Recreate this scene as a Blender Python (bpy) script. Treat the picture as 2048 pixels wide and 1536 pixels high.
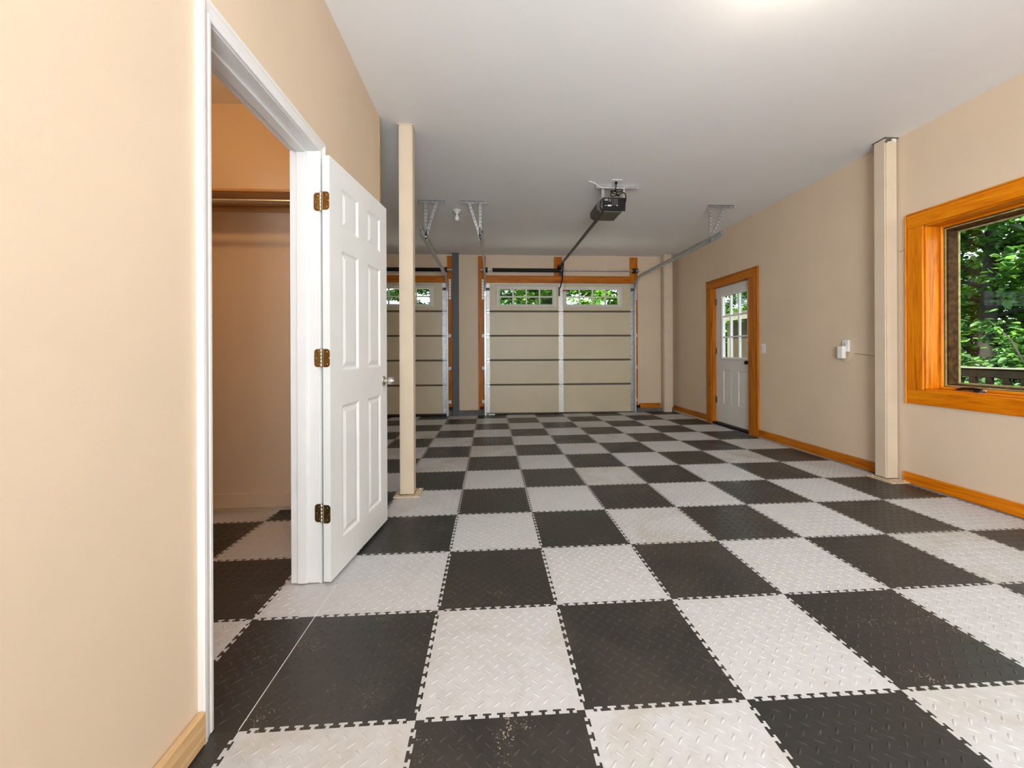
import bpy, bmesh, math, random
from mathutils import Vector, Matrix

# ------------------------------------------------------------------ clear
for o in list(bpy.data.objects):
    bpy.data.objects.remove(o, do_unlink=True)
SC = bpy.context.scene
COL = SC.collection
random.seed(7)

# ------------------------------------------------------------------ camera
T = 0.5207                       # floor tile pitch (m)
FPX, YAW, ROLL = 794.7, 0.0546, -0.004
CAM = Vector((0.4443 * T, -2.3494 * T, 2.1478 * T))
fw = Vector((math.sin(YAW), math.cos(YAW), 0))
rt = Vector((math.cos(YAW), -math.sin(YAW), 0))
up = Vector((0, 0, 1))
cx_ = rt * math.cos(ROLL) + up * math.sin(ROLL)
cy_ = up * math.cos(ROLL) - rt * math.sin(ROLL)
cam = bpy.data.cameras.new('camera')
cam.sensor_fit = 'HORIZONTAL'
cam.sensor_width = 36.0
cam.lens = FPX / 2048 * 36.0
cam.shift_y = -(768 - 705) / 2048
cam.clip_start = 0.02
cam.clip_end = 300
camo = bpy.data.objects.new('camera', cam)
COL.objects.link(camo)
mw = Matrix.Identity(4)
for r_ in range(3):
    mw[r_][0] = cx_[r_]; mw[r_][1] = cy_[r_]; mw[r_][2] = -fw[r_]; mw[r_][3] = CAM[r_]
camo.matrix_world = mw
SC.camera = camo

# ------------------------------------------------------------------ view, world, lights
vs = SC.view_settings
vs.view_transform = 'Standard'
vs.look = 'None'
vs.gamma = 1.0
vs.use_curve_mapping = False
vs.exposure = 0.30

W = bpy.data.worlds.new('sky')
SC.world = W
W.use_nodes = True
wn = W.node_tree
wn.nodes.clear()
bg = wn.nodes.new('ShaderNodeBackground')
bg.inputs['Color'].default_value = (0.80, 0.92, 1.0, 1)     # even overcast-bright sky
bg.inputs['Strength'].default_value = 2.8
wo = wn.nodes.new('ShaderNodeOutputWorld')
wn.links.new(bg.outputs[0], wo.inputs[0])

def light(name, typ, loc, energy, color=(1, 1, 1), **kw):
    l = bpy.data.lights.new(name, typ)
    l.energy = energy
    l.color = color
    for k, v in kw.items():
        setattr(l, k, v)
    o = bpy.data.objects.new(name, l)
    o.location = loc
    COL.objects.link(o)
    return o

sun = light('sun', 'SUN', (-10, 0, 20), 15.0, (1.0, 0.95, 0.84), angle=math.radians(2))
sun.rotation_euler = Vector((0.48, 0.36, -0.80)).to_track_quat('-Z', 'Y').to_euler()
# photographer's lamp behind the camera (its shadow edge is seen in the closet)
flash = light('camera_flash', 'POINT', (0.85, -2.35, 1.32), 26, (0.88, 0.95, 1.0), shadow_soft_size=0.09)
# added area light for fill, set at an invented window behind the camera
rear = light('rear_fill_light', 'AREA', (0.7, -3.52, 1.5), 250, (0.84, 0.91, 1.0), shape='RECTANGLE', size=2.2, size_y=1.3)
rear.rotation_euler = Vector((0.75, 1, 1.25)).to_track_quat('-Z', 'Z').to_euler()

# sky portals in the glazed openings
def portal(name, loc, direction, sx, sy):
    o = light(name, 'AREA', loc, 1, shape='RECTANGLE', size=sx, size_y=sy)
    o.data.cycles.is_portal = True
    o.rotation_euler = Vector(direction).to_track_quat('-Z', 'Z').to_euler()
portal('portal_side_window', (3.98, 1.0, 1.45), (-1, 0, 0), 1.6, 1.25)
portal('portal_side_door', (3.90, 4.32, 1.49), (-1, 0, 0), 0.6, 0.95)
portal('portal_garage_window', (0.9, 6.40, 2.15), (0, -1, 0), 1.05, 0.32)
portal('portal_garage_window', (-2.70, 6.40, 2.15), (0, -1, 0), 1.05, 0.32)
portal('portal_garage_window', (-1.38, 6.40, 2.15), (0, -1, 0), 1.05, 0.32)
portal('portal_garage_window', (2.14, 6.40, 2.15), (0, -1, 0), 1.05, 0.32)

# ------------------------------------------------------------------ materials
MATS = {}
def newmat(name):
    m = bpy.data.materials.new(name)
    m.use_nodes = True
    nt = m.node_tree
    return m, nt, nt.nodes['Principled BSDF']

def N(nt, t, **inp):
    n = nt.nodes.new(t)
    for k, v in inp.items():
        n.inputs[k.replace('_', ' ')].default_value = v
    return n

def coords(nt, kind='Object', scale=(1, 1, 1)):
    tc = nt.nodes.new('ShaderNodeTexCoord')
    mp = nt.nodes.new('ShaderNodeMapping')
    mp.inputs['Scale'].default_value = scale
    nt.links.new(tc.outputs[kind], mp.inputs['Vector'])
    return mp.outputs['Vector']

def worldpos(nt, scale=(1, 1, 1)):
    g = nt.nodes.new('ShaderNodeNewGeometry')
    mp = nt.nodes.new('ShaderNodeMapping')
    mp.inputs['Scale'].default_value = scale
    nt.links.new(g.outputs['Position'], mp.inputs['Vector'])
    return mp.outputs['Vector']

def ramp(nt, fac, stops):
    r = nt.nodes.new('ShaderNodeValToRGB')
    el = r.color_ramp.elements
    while len(el) < len(stops):
        el.new(0.5)
    for e, (p, c) in zip(el, stops):
        e.position = p
        e.color = (*c, 1)
    nt.links.new(fac, r.inputs['Fac'])
    return r.outputs['Color']

def bump(nt, bs, height, strength, dist):
    b = nt.nodes.new('ShaderNodeBump')
    b.inputs['Strength'].default_value = strength
    b.inputs['Distance'].default_value = dist
    nt.links.new(height, b.inputs['Height'])
    nt.links.new(b.outputs['Normal'], bs.inputs['Normal'])

def plain(name, col, rough=0.5, metal=0.0, var=0.06, scale=6.0, bmp=0.0, bscale=120.0, spec=0.5, emit=None):
    if name in MATS:
        return MATS[name]
    m, nt, bs = newmat(name)
    v = worldpos(nt)
    nz = N(nt, 'ShaderNodeTexNoise', Scale=scale, Detail=4.0)
    nt.links.new(v, nz.inputs['Vector'])
    lo = tuple(max(0, c * (1 - var)) for c in col)
    hi = tuple(min(1, c * (1 + var)) for c in col)
    nt.links.new(ramp(nt, nz.outputs['Fac'], [(0.3, lo), (0.7, hi)]), bs.inputs['Base Color'])
    bs.inputs['Roughness'].default_value = rough
    bs.inputs['Metallic'].default_value = metal
    bs.inputs['Specular IOR Level'].default_value = spec
    if bmp:
        n2 = N(nt, 'ShaderNodeTexNoise', Scale=bscale, Detail=2.0)
        nt.links.new(v, n2.inputs['Vector'])
        bump(nt, bs, n2.outputs['Fac'], bmp, 0.002)
    if emit:
        bs.inputs['Emission Color'].default_value = (*emit[0], 1)
        bs.inputs['Emission Strength'].default_value = emit[1]
    MATS[name] = m
    return m

def wood(name, axis, dark, mid, lite, rough=0.38, gscale=1.0):
    """plank: grain stretched along one axis, a few knots"""
    m, nt, bs = newmat(name)
    sc = [14 * gscale] * 3
    sc[axis] = 0.9 * gscale
    v = worldpos(nt, tuple(sc))
    nz = N(nt, 'ShaderNodeTexNoise', Scale=1.0, Detail=6.0, Roughness=0.65, Distortion=1.6)
    nt.links.new(v, nz.inputs['Vector'])
    wv = N(nt, 'ShaderNodeTexNoise', Scale=6.0, Detail=3.0, Distortion=0.4)
    nt.links.new(v, wv.inputs['Vector'])
    mx = nt.nodes.new('ShaderNodeMath'); mx.operation = 'MULTIPLY_ADD'
    nt.links.new(wv.outputs['Fac'], mx.inputs[0]); mx.inputs[1].default_value = 0.35
    nt.links.new(nz.outputs['Fac'], mx.inputs[2])
    base = ramp(nt, mx.outputs[0], [(0.45, dark), (0.62, mid), (0.85, lite)])
    sk = [5.0] * 3
    sk[axis] = 1.9
    vk = worldpos(nt, tuple(sk))
    vo = N(nt, 'ShaderNodeTexVoronoi', Scale=1.0)
    nt.links.new(vk, vo.inputs['Vector'])
    kn = ramp(nt, vo.outputs['Distance'], [(0.0, (0.25, 0.2, 0.15)), (0.05, (0.45, 0.4, 0.35)), (0.11, (1, 1, 1))])
    mm = nt.nodes.new('ShaderNodeMix'); mm.data_type = 'RGBA'; mm.blend_type = 'MULTIPLY'
    mm.inputs['Factor'].default_value = 0.8
    nt.links.new(base, mm.inputs['A']); nt.links.new(kn, mm.inputs['B'])
    nt.links.new(mm.outputs['Result'], bs.inputs['Base Color'])
    bs.inputs['Roughness'].default_value = rough
    bs.inputs['Specular IOR Level'].default_value = 0.2
    bump(nt, bs, mx.outputs[0], 0.12, 0.002)
    return m

OR = ((0.27, 0.060, 0.003), (0.45, 0.125, 0.004), (0.60, 0.20, 0.010))
WOOD = [wood('varnished_pine_%s' % a, i, *OR) for i, a in enumerate('xyz')]
WIN = ((0.38, 0.085, 0.003), (0.68, 0.185, 0.002), (0.80, 0.29, 0.006))
WWOOD = [wood('varnished_window_pine_%s' % a, i, *WIN, rough=0.3) for i, a in enumerate('xyz')]
PINE_RAW = wood('raw_pine_y', 1, (0.42, 0.24, 0.10), (0.58, 0.36, 0.17), (0.70, 0.48, 0.26), rough=0.6)
PINE_RAWX = wood('raw_pine_x', 0, (0.36, 0.18, 0.07), (0.50, 0.28, 0.12), (0.62, 0.38, 0.18), rough=0.6)

WALL = plain('beige_wall_paint', (0.71, 0.56, 0.405), 0.6, var=0.03, scale=2.0, bmp=0.15, bscale=90)
CLOS = WALL
POSTM = plain('beige_steel_paint', (0.68, 0.56, 0.42), 0.42, var=0.04, bmp=0.1, bscale=60)
CEIL = plain('ceiling_white_paint', (0.89, 0.875, 0.875), 0.75, var=0.02, scale=1.5, bmp=0.1, bscale=70)
WHITE = plain('white_gloss_paint', (0.80, 0.785, 0.77), 0.32, var=0.02)
WDOOR = plain('white_door_paint', (0.80, 0.80, 0.785), 0.38, var=0.02)
MDOOR = plain('off_white_door_paint', (0.74, 0.71, 0.66), 0.4, var=0.03)
GDOOR = plain('garage_door_cream', (0.62, 0.53, 0.37), 0.42, var=0.04, scale=3, bmp=0.1, bscale=200)
GWIN = plain('garage_window_white', (0.70, 0.67, 0.60), 0.4)
JOINT = plain('section_joint_brown', (0.10, 0.075, 0.05), 0.6)
GALV = plain('galvanised_steel', (0.56, 0.56, 0.57), 0.38, 0.85, var=0.18, scale=22)
GALVL = plain('galvanised_light', (0.74, 0.72, 0.70), 0.45, 0.4, var=0.1, scale=30)
TRACKM = plain('track_steel', (0.58, 0.60, 0.60), 0.36, 0.55, var=0.12, scale=20)
BLACK = plain('black_plastic', (0.010, 0.009, 0.009), 0.45, spec=0.25)
BLKM = plain('black_spring_steel', (0.010, 0.010, 0.010), 0.5, 0.2)
GREYP = plain('grey_steel_paint', (0.075, 0.083, 0.088), 0.5)
CONC = plain('grey_concrete', (0.27, 0.28, 0.30), 0.75, var=0.2, scale=14, bmp=0.4, bscale=60)
CURB = plain('dark_concrete', (0.13, 0.125, 0.12), 0.8, var=0.25, scale=14, bmp=0.4, bscale=60)
BRASS = plain('aged_brass', (0.45, 0.27, 0.09), 0.32, 0.95, var=0.25, scale=60)
BRASSD = plain('dark_brass', (0.20, 0.145, 0.06), 0.3, 0.95, var=0.4, scale=60)
BRASSL = plain('bright_brass', (0.75, 0.66, 0.45), 0.25, 0.95)
NICK = plain('satin_nickel', (0.62, 0.58, 0.53), 0.28, 0.95)
WPLA = plain('white_plastic', (0.82, 0.80, 0.77), 0.35)
RED = plain('red_plastic', (0.45, 0.02, 0.012), 0.4)
GREYPL = plain('grey_print', (0.30, 0.29, 0.28), 0.6)
BRONZE = plain('bronze_metal', (0.035, 0.02, 0.014), 0.35, 0.6)
SASH = plain('brown_sash', (0.075, 0.034, 0.010), 0.75, var=0.6, scale=25, spec=0.15)
SASHE = plain('yellowed_sash_bead', (0.42, 0.36, 0.15), 0.6, var=0.3, scale=30, spec=0.2)
RUST = plain('rusty_bare_steel', (0.12, 0.095, 0.075), 0.8, var=0.5, scale=40)
PLATEM = plain('post_foot_paint', (0.60, 0.47, 0.32), 0.6, var=0.25, scale=45)
RAILD = plain('dark_stained_deck_wood', (0.014, 0.010, 0.007), 0.9, var=0.3, scale=9, spec=0.1)
RAILT = plain('weathered_rail_cap', (0.20, 0.19, 0.15), 0.8, var=0.2, spec=0.2)
SHED = plain('shed_siding_tan', (0.06, 0.045, 0.027), 0.85, var=0.15, spec=0.1)
SHEDT = plain('shed_trim_pale', (0.20, 0.185, 0.14), 0.85, spec=0.1)
DECK = plain('deck_boards_brown', (0.12, 0.08, 0.055), 0.7, var=0.3)
SOIL = plain('forest_ground', (0.06, 0.075, 0.03), 0.9, var=0.6, scale=1.5)
BARK = plain('tree_bark', (0.030, 0.024, 0.018), 0.85, var=0.4, scale=8, bmp=0.6, bscale=25)
BEAD = plain('tan_corner_bead', (0.52, 0.36, 0.18), 0.6, var=0.15, scale=20)

def glass_mat():
    m, nt, bs = newmat('window_glass')
    nt.nodes.remove(bs)
    out = nt.nodes['Material Output']
    tr = nt.nodes.new('ShaderNodeBsdfTransparent'); tr.inputs['Color'].default_value = (0.93, 0.96, 0.94, 1)
    gl = nt.nodes.new('ShaderNodeBsdfGlossy'); gl.inputs['Roughness'].default_value = 0.02
    lw = nt.nodes.new('ShaderNodeLayerWeight'); lw.inputs['Blend'].default_value = 0.5
    pw = nt.nodes.new('ShaderNodeMath'); pw.operation = 'POWER'; pw.inputs[1].default_value = 2.8
    nt.links.new(lw.outputs['Facing'], pw.inputs[0])
    fr = nt.nodes.new('ShaderNodeMath'); fr.operation = 'MULTIPLY_ADD'; fr.inputs[1].default_value = 0.6; fr.inputs[2].default_value = 0.005
    nt.links.new(pw.outputs[0], fr.inputs[0])
    mx = nt.nodes.new('ShaderNodeMixShader')
    nt.links.new(fr.outputs[0], mx.inputs[0]); nt.links.new(tr.outputs[0], mx.inputs[1]); nt.links.new(gl.outputs[0], mx.inputs[2])
    nt.links.new(mx.outputs[0], out.inputs['Surface'])
    return m
GLASS = glass_mat()

def leaf_mat(name, c0, c1, c2, single=False):
    m, nt, bs = newmat(name)
    nt.nodes.remove(bs)
    out = nt.nodes['Material Output']
    g = nt.nodes.new('ShaderNodeNewGeometry')
    if single:
        g = nt.nodes.new('ShaderNodeObjectInfo')
    col = ramp(nt, g.outputs['Random' if single else 'Random Per Island'], [(0.0, c0), (0.55, c1), (1.0, c2)])
    d = nt.nodes.new('ShaderNodeBsdfDiffuse'); t = nt.nodes.new('ShaderNodeBsdfTranslucent')
    gl = nt.nodes.new('ShaderNodeBsdfGlossy'); gl.inputs['Roughness'].default_value = 0.45
    gl.inputs['Color'].default_value = (0.8, 0.9, 0.8, 1)
    nt.links.new(col, d.inputs['Color']); nt.links.new(col, t.inputs['Color'])
    mx = nt.nodes.new('ShaderNodeMixShader'); mx.inputs[0].default_value = 0.42
    nt.links.new(d.outputs[0], mx.inputs[1]); nt.links.new(t.outputs[0], mx.inputs[2])
    m2 = nt.nodes.new('ShaderNodeMixShader'); m2.inputs[0].default_value = 0.05
    nt.links.new(mx.outputs[0], m2.inputs[1]); nt.links.new(gl.outputs[0], m2.inputs[2])
    nt.links.new(m2.outputs[0], out.inputs['Surface'])
    return m
LEAF = [leaf_mat('leaf_green_%s' % n, *c) for n, c in (
    ('mid', ((0.028, 0.090, 0.012), (0.070, 0.195, 0.022), (0.17, 0.34, 0.045))),
    ('deep', ((0.016, 0.056, 0.012), (0.042, 0.125, 0.018), (0.10, 0.23, 0.03))),
    ('light', ((0.06, 0.17, 0.014), (0.14, 0.33, 0.025), (0.28, 0.50, 0.06))))]

LEAF_ONE = leaf_mat('leaf_green_single', (0.028, 0.090, 0.012), (0.070, 0.195, 0.022), (0.17, 0.34, 0.045), True)

def tile_mat(name, base, dirt, rough, amount, speck, lo=0.74, sp=0.46):
    m, nt, bs = newmat(name)
    v = worldpos(nt)
    oi = nt.nodes.new('ShaderNodeObjectInfo')
    n1 = N(nt, 'ShaderNodeTexNoise', Scale=2.3, Detail=6.0, Roughness=0.65, Distortion=0.8)
    nt.links.new(v, n1.inputs['Vector'])
    # dirt only on some tiles: noise + per-tile random
    ad = nt.nodes.new('ShaderNodeMath'); ad.operation = 'MULTIPLY_ADD'
    nt.links.new(oi.outputs['Random'], ad.inputs[0]); ad.inputs[1].default_value = 0.34
    nt.links.new(n1.outputs['Fac'], ad.inputs[2])
    f1 = ramp(nt, ad.outputs[0], [(lo, (0, 0, 0)), (lo + 0.26, (amount,) * 3)])
    mx = nt.nodes.new('ShaderNodeMix'); mx.data_type = 'RGBA'
    mx.inputs['A'].default_value = (*base, 1); mx.inputs['B'].default_value = (*dirt, 1)
    nt.links.new(f1, mx.inputs['Factor'])
    # fine mottling
    n2 = N(nt, 'ShaderNodeTexNoise', Scale=38.0, Detail=4.0)
    nt.links.new(v, n2.inputs['Vector'])
    mot = ramp(nt, n2.outputs['Fac'], [(0.3, (0.95,) * 3), (0.7, (1.04,) * 3)])
    m2 = nt.nodes.new('ShaderNodeMix'); m2.data_type = 'RGBA'; m2.blend_type = 'MULTIPLY'
    m2.inputs['Factor'].default_value = 1.0
    nt.links.new(mx.outputs['Result'], m2.inputs['A']); nt.links.new(mot, m2.inputs['B'])
    # crumbs of dust in patches
    n3 = N(nt, 'ShaderNodeTexNoise', Scale=170.0, Detail=1.0)
    nt.links.new(v, n3.inputs['Vector'])
    n4 = N(nt, 'ShaderNodeTexNoise', Scale=5.0, Detail=3.0)
    nt.links.new(v, n4.inputs['Vector'])
    pr = nt.nodes.new('ShaderNodeMath'); pr.operation = 'MULTIPLY'
    nt.links.new(n3.outputs['Fac'], pr.inputs[0]); nt.links.new(n4.outputs['Fac'], pr.inputs[1])
    f3 = ramp(nt, pr.outputs[0], [(sp, (0, 0, 0)), (sp + 0.04, (1, 1, 1))])
    m3 = nt.nodes.new('ShaderNodeMix'); m3.data_type = 'RGBA'
    nt.links.new(f3, m3.inputs['Factor']); nt.links.new(m2.outputs['Result'], m3.inputs['A'])
    m3.inputs['B'].default_value = (*speck, 1)
    nt.links.new(m3.outputs['Result'], bs.inputs['Base Color'])
    rr = ramp(nt, n1.outputs['Fac'], [(0.3, (rough - 0.05,) * 3), (0.75, (rough + 0.14,) * 3)])
    nt.links.new(rr, bs.inputs['Roughness'])
    bs.inputs['Specular IOR Level'].default_value = 0.5
    return m
TW = tile_mat('light_grey_pvc_tile', (0.56, 0.55, 0.55), (0.40, 0.34, 0.25), 0.38, 0.6, (0.45, 0.40, 0.33))
TB = tile_mat('charcoal_pvc_tile', (0.026, 0.0245, 0.023), (0.065, 0.053, 0.042), 0.33, 0.5, (0.34, 0.28, 0.20), 0.62, 0.425)

# ------------------------------------------------------------------ mesh helpers
class MB:
    def __init__(s):
        s.v = []; s.f = []; s.m = []
    def _add(s, vs_, fs, mi=0):
        b = len(s.v)
        s.v += [tuple(p) for p in vs_]
        for f in fs:
            s.f.append([b + i for i in f]); s.m.append(mi)
        return s
    def box(s, x0, x1, y0, y1, z0, z1, mi=0):
        p = [(x, y, z) for x in (x0, x1) for y in (y0, y1) for z in (z0, z1)]
        return s._add(p, [(0, 1, 3, 2), (4, 6, 7, 5), (0, 4, 5, 1), (2, 3, 7, 6), (0, 2, 6, 4), (1, 5, 7, 3)], mi)
    def bbox(s, x0, x1, y0, y1, z0, z1, b=0.004, mi=0):
        """box with small chamfers"""
        bm = bmesh.new()
        vs_ = [bm.verts.new((x, y, z)) for x in (x0, x1) for y in (y0, y1) for z in (z0, z1)]
        for q in [(0, 1, 3, 2), (4, 6, 7, 5), (0, 4, 5, 1), (2, 3, 7, 6), (0, 2, 6, 4), (1, 5, 7, 3)]:
            bm.faces.new([vs_[i] for i in q])
        bmesh.ops.bevel(bm, geom=bm.edges[:], offset=b, segments=1, affect='EDGES')
        bm.verts.index_update()
        s._add([v.co[:] for v in bm.verts], [[v.index for v in f.verts] for f in bm.faces], mi)
        bm.free()
        return s
    def prism(s, poly, fn, a0, a1, mi=0):
        """poly: 2D points; fn(u,v,a)->3D; closed ends"""
        n = len(poly)
        p = [fn(u, v, a0) for u, v in poly] + [fn(u, v, a1) for u, v in poly]
        fs = [(i, (i + 1) % n, n + (i + 1) % n, n + i) for i in range(n)]
        return s._add(p, fs + [tuple(range(n))[::-1], tuple(range(n, 2 * n))], mi)
    def tube(s, pts, r, n=8, mi=0, cap=True):
        pts = [Vector(p) for p in pts]
        rs = r if isinstance(r, (list, tuple)) else [r] * len(pts)
        vs_ = []; fs = []
        ref = None
        for k, p in enumerate(pts):
            a = pts[max(0, k - 1)]; b = pts[min(len(pts) - 1, k + 1)]
            t = (b - a).normalized()
            if ref is None:
                ref = Vector((0, 0, 1)) if abs(t.z) < 0.9 else Vector((1, 0, 0))
            u = (ref - t * ref.dot(t)).normalized(); w = t.cross(u); ref = u
            for i in range(n):
                an = 2 * math.pi * i / n
                vs_.append(p + (u * math.cos(an) + w * math.sin(an)) * rs[k])
        for k in range(len(pts) - 1):
            for i in range(n):
                j = (i + 1) % n
                fs.append((k * n + i, k * n + j, (k + 1) * n + j, (k + 1) * n + i))
        if cap:
            fs.append(tuple(range(n))[::-1]); fs.append(tuple((len(pts) - 1) * n + i for i in range(n)))
        return s._add(vs_, fs, mi)
    def cyl(s, p0, p1, r, n=14, mi=0):
        return s.tube([p0, p1], r, n, mi)
    def lathe(s, prof, o, ax, n=20, mi=0):
        """prof: (radius, distance along ax)"""
        o = Vector(o); ax = Vector(ax).normalized()
        ref = Vector((0, 0, 1)) if abs(ax.z) < 0.9 else Vector((1, 0, 0))
        u = (ref - ax * ref.dot(ax)).normalized(); w = ax.cross(u)
        vs_ = []; fs = []
        for r, d in prof:
            for i in range(n):
                an = 2 * math.pi * i / n
                vs_.append(o + ax * d + (u * math.cos(an) + w * math.sin(an)) * max(r, 1e-5))
        for k in range(len(prof) - 1):
            for i in range(n):
                j = (i + 1) % n
                fs.append((k * n + i, k * n + j, (k + 1) * n + j, (k + 1) * n + i))
        fs.append(tuple(range(n))[::-1]); fs.append(tuple((len(prof) - 1) * n + i for i in range(n)))
        return s._add(vs_, fs, mi)
    def sweep(s, path, prof, side, mi=0):
        """prof: open (a,b) points; a along side axis, b along local normal (side x tangent)"""
        path = [Vector(p) for p in path]; side = Vector(side).normalized()
        n = len(prof); vs_ = []; fs = []
        for k, p in enumerate(path):
            t = (path[min(k + 1, len(path) - 1)] - path[max(k - 1, 0)]).normalized()
            nn = side.cross(t).normalized()
            for a, b in prof:
                vs_.append(p + side * a + nn * b)
        for k in range(len(path) - 1):
            for i in range(n):
                j = (i + 1) % n
                fs.append((k * n + i, k * n + j, (k + 1) * n + j, (k + 1) * n + i))
        fs.append(tuple(range(n))[::-1]); fs.append(tuple((len(path) - 1) * n + i for i in range(n)))
        return s._add(vs_, fs, mi)
    def xf(s, fn):
        s.v = [tuple(fn(Vector(p))) for p in s.v]
        return s

def wloc(o):
    l = Vector((0, 0, 0))
    while o is not None:
        l += o.location; o = o.parent
    return l

def put(name, mb, mats, parent=None, smooth=False, label=None, kind=None, base=False):
    """link MB geometry (world coordinates) as one mesh object with its own origin"""
    xs = [p[0] for p in mb.v]; ys = [p[1] for p in mb.v]; zs = [p[2] for p in mb.v]
    c = Vector(((min(xs) + max(xs)) / 2, (min(ys) + max(ys)) / 2, min(zs)))
    me = bpy.data.meshes.new(name)
    me.from_pydata([tuple(Vector(p) - c) for p in mb.v], [], mb.f)
    if not isinstance(mats, (list, tuple)):
        mats = [mats]
    for m in mats:
        me.materials.append(m)
    if len(mats) > 1:
        me.polygons.foreach_set('material_index', mb.m)
    bm = bmesh.new(); bm.from_mesh(me)
    bmesh.ops.recalc_face_normals(bm, faces=bm.faces[:])
    bm.to_mesh(me); bm.free()
    if smooth:
        for p in me.polygons:
            p.use_smooth = True
        me.set_sharp_from_angle(angle=math.radians(40))
    me.update()
    o = bpy.data.objects.new(name, me)
    COL.objects.link(o)
    o.location = c - (wloc(parent) if parent else Vector((0, 0, 0)))
    o.parent = parent
    if label: o['label'] = label
    if kind: o['kind'] = kind
    return o

def tag(o, label, cat, group=None):
    o['label'] = label; o['category'] = cat
    if group: o['group'] = group
    return o

def thing(name, loc, label=None, cat=None, group=None, kind=None):
    o = bpy.data.objects.new(name, None)
    o.empty_display_size = 0.1
    o.location = loc
    COL.objects.link(o)
    if label: o['label'] = label
    if cat: o['category'] = cat
    if group: o['group'] = group
    if kind: o['kind'] = kind
    return o

def struct(name, mb, mats, label=None, **kw):
    o = put(name, mb, mats, **kw)
    o['kind'] = 'structure'
    if label: o['label'] = label
    return o

# ------------------------------------------------------------------ room dimensions
A_, B_ = 0.0093, -0.0060         # the slab falls towards the garage doors
def fz(x, y):
    return A_ * x + B_ * y
XL, XLc = -0.61, -0.73           # closet wall: room face, closet face
YE = 1.885                       # end of the closet block
XR = 3.70
YB = 6.16
ZC = 2.93
YR = -3.60
XBAY = -4.4
ZB = -0.12                       # everything on the slab starts below its top

# ------------------------------------------------------------------ floor: slab + interlocking tiles
fl = MB().box(-4.6, 4.0, -3.8, 6.34, -0.16, -0.0065)
floor = put('floor', fl, CONC, kind='structure')
floor.location = (0, 0, 0)
me = floor.data
off = Vector(((-4.6 + 4.0) / 2, (-3.8 + 6.34) / 2, -0.16))
for v in me.vertices:
    v.co += off
floor.rotation_euler = (math.atan(B_), -math.atan(A_), 0)
floor['label'] = 'garage floor of interlocking checkerboard tiles over grey concrete'

PER = 12
TH = 0.0080
def jig(L):
    """T-tab edge along s (0..L), amplitude +-TH, plain corners"""
    p = T / PER
    pts = [(0, 0), (0.62 * p, 0), (0.62 * p, -TH)]
    k = 0
    while (k + 2) * p <= L + 1e-6:
        s0 = (k + 0.5) * p
        a, b = s0 + 0.37 * p, s0 + 0.63 * p       # neck
        c, d = s0 + 0.20 * p, s0 + 0.80 * p       # head
        pts += [(a, -TH), (a, 0.15 * TH), (c, 0.15 * TH), (c, TH), (d, TH), (d, 0.15 * TH), (b, 0.15 * TH), (b, -TH)]
        k += 1
    e = min(pts[-1][0] + 0.27 * p, L - 0.01)
    pts += [(e, -TH), (e, 0), (L, 0)]
    return pts

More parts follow.
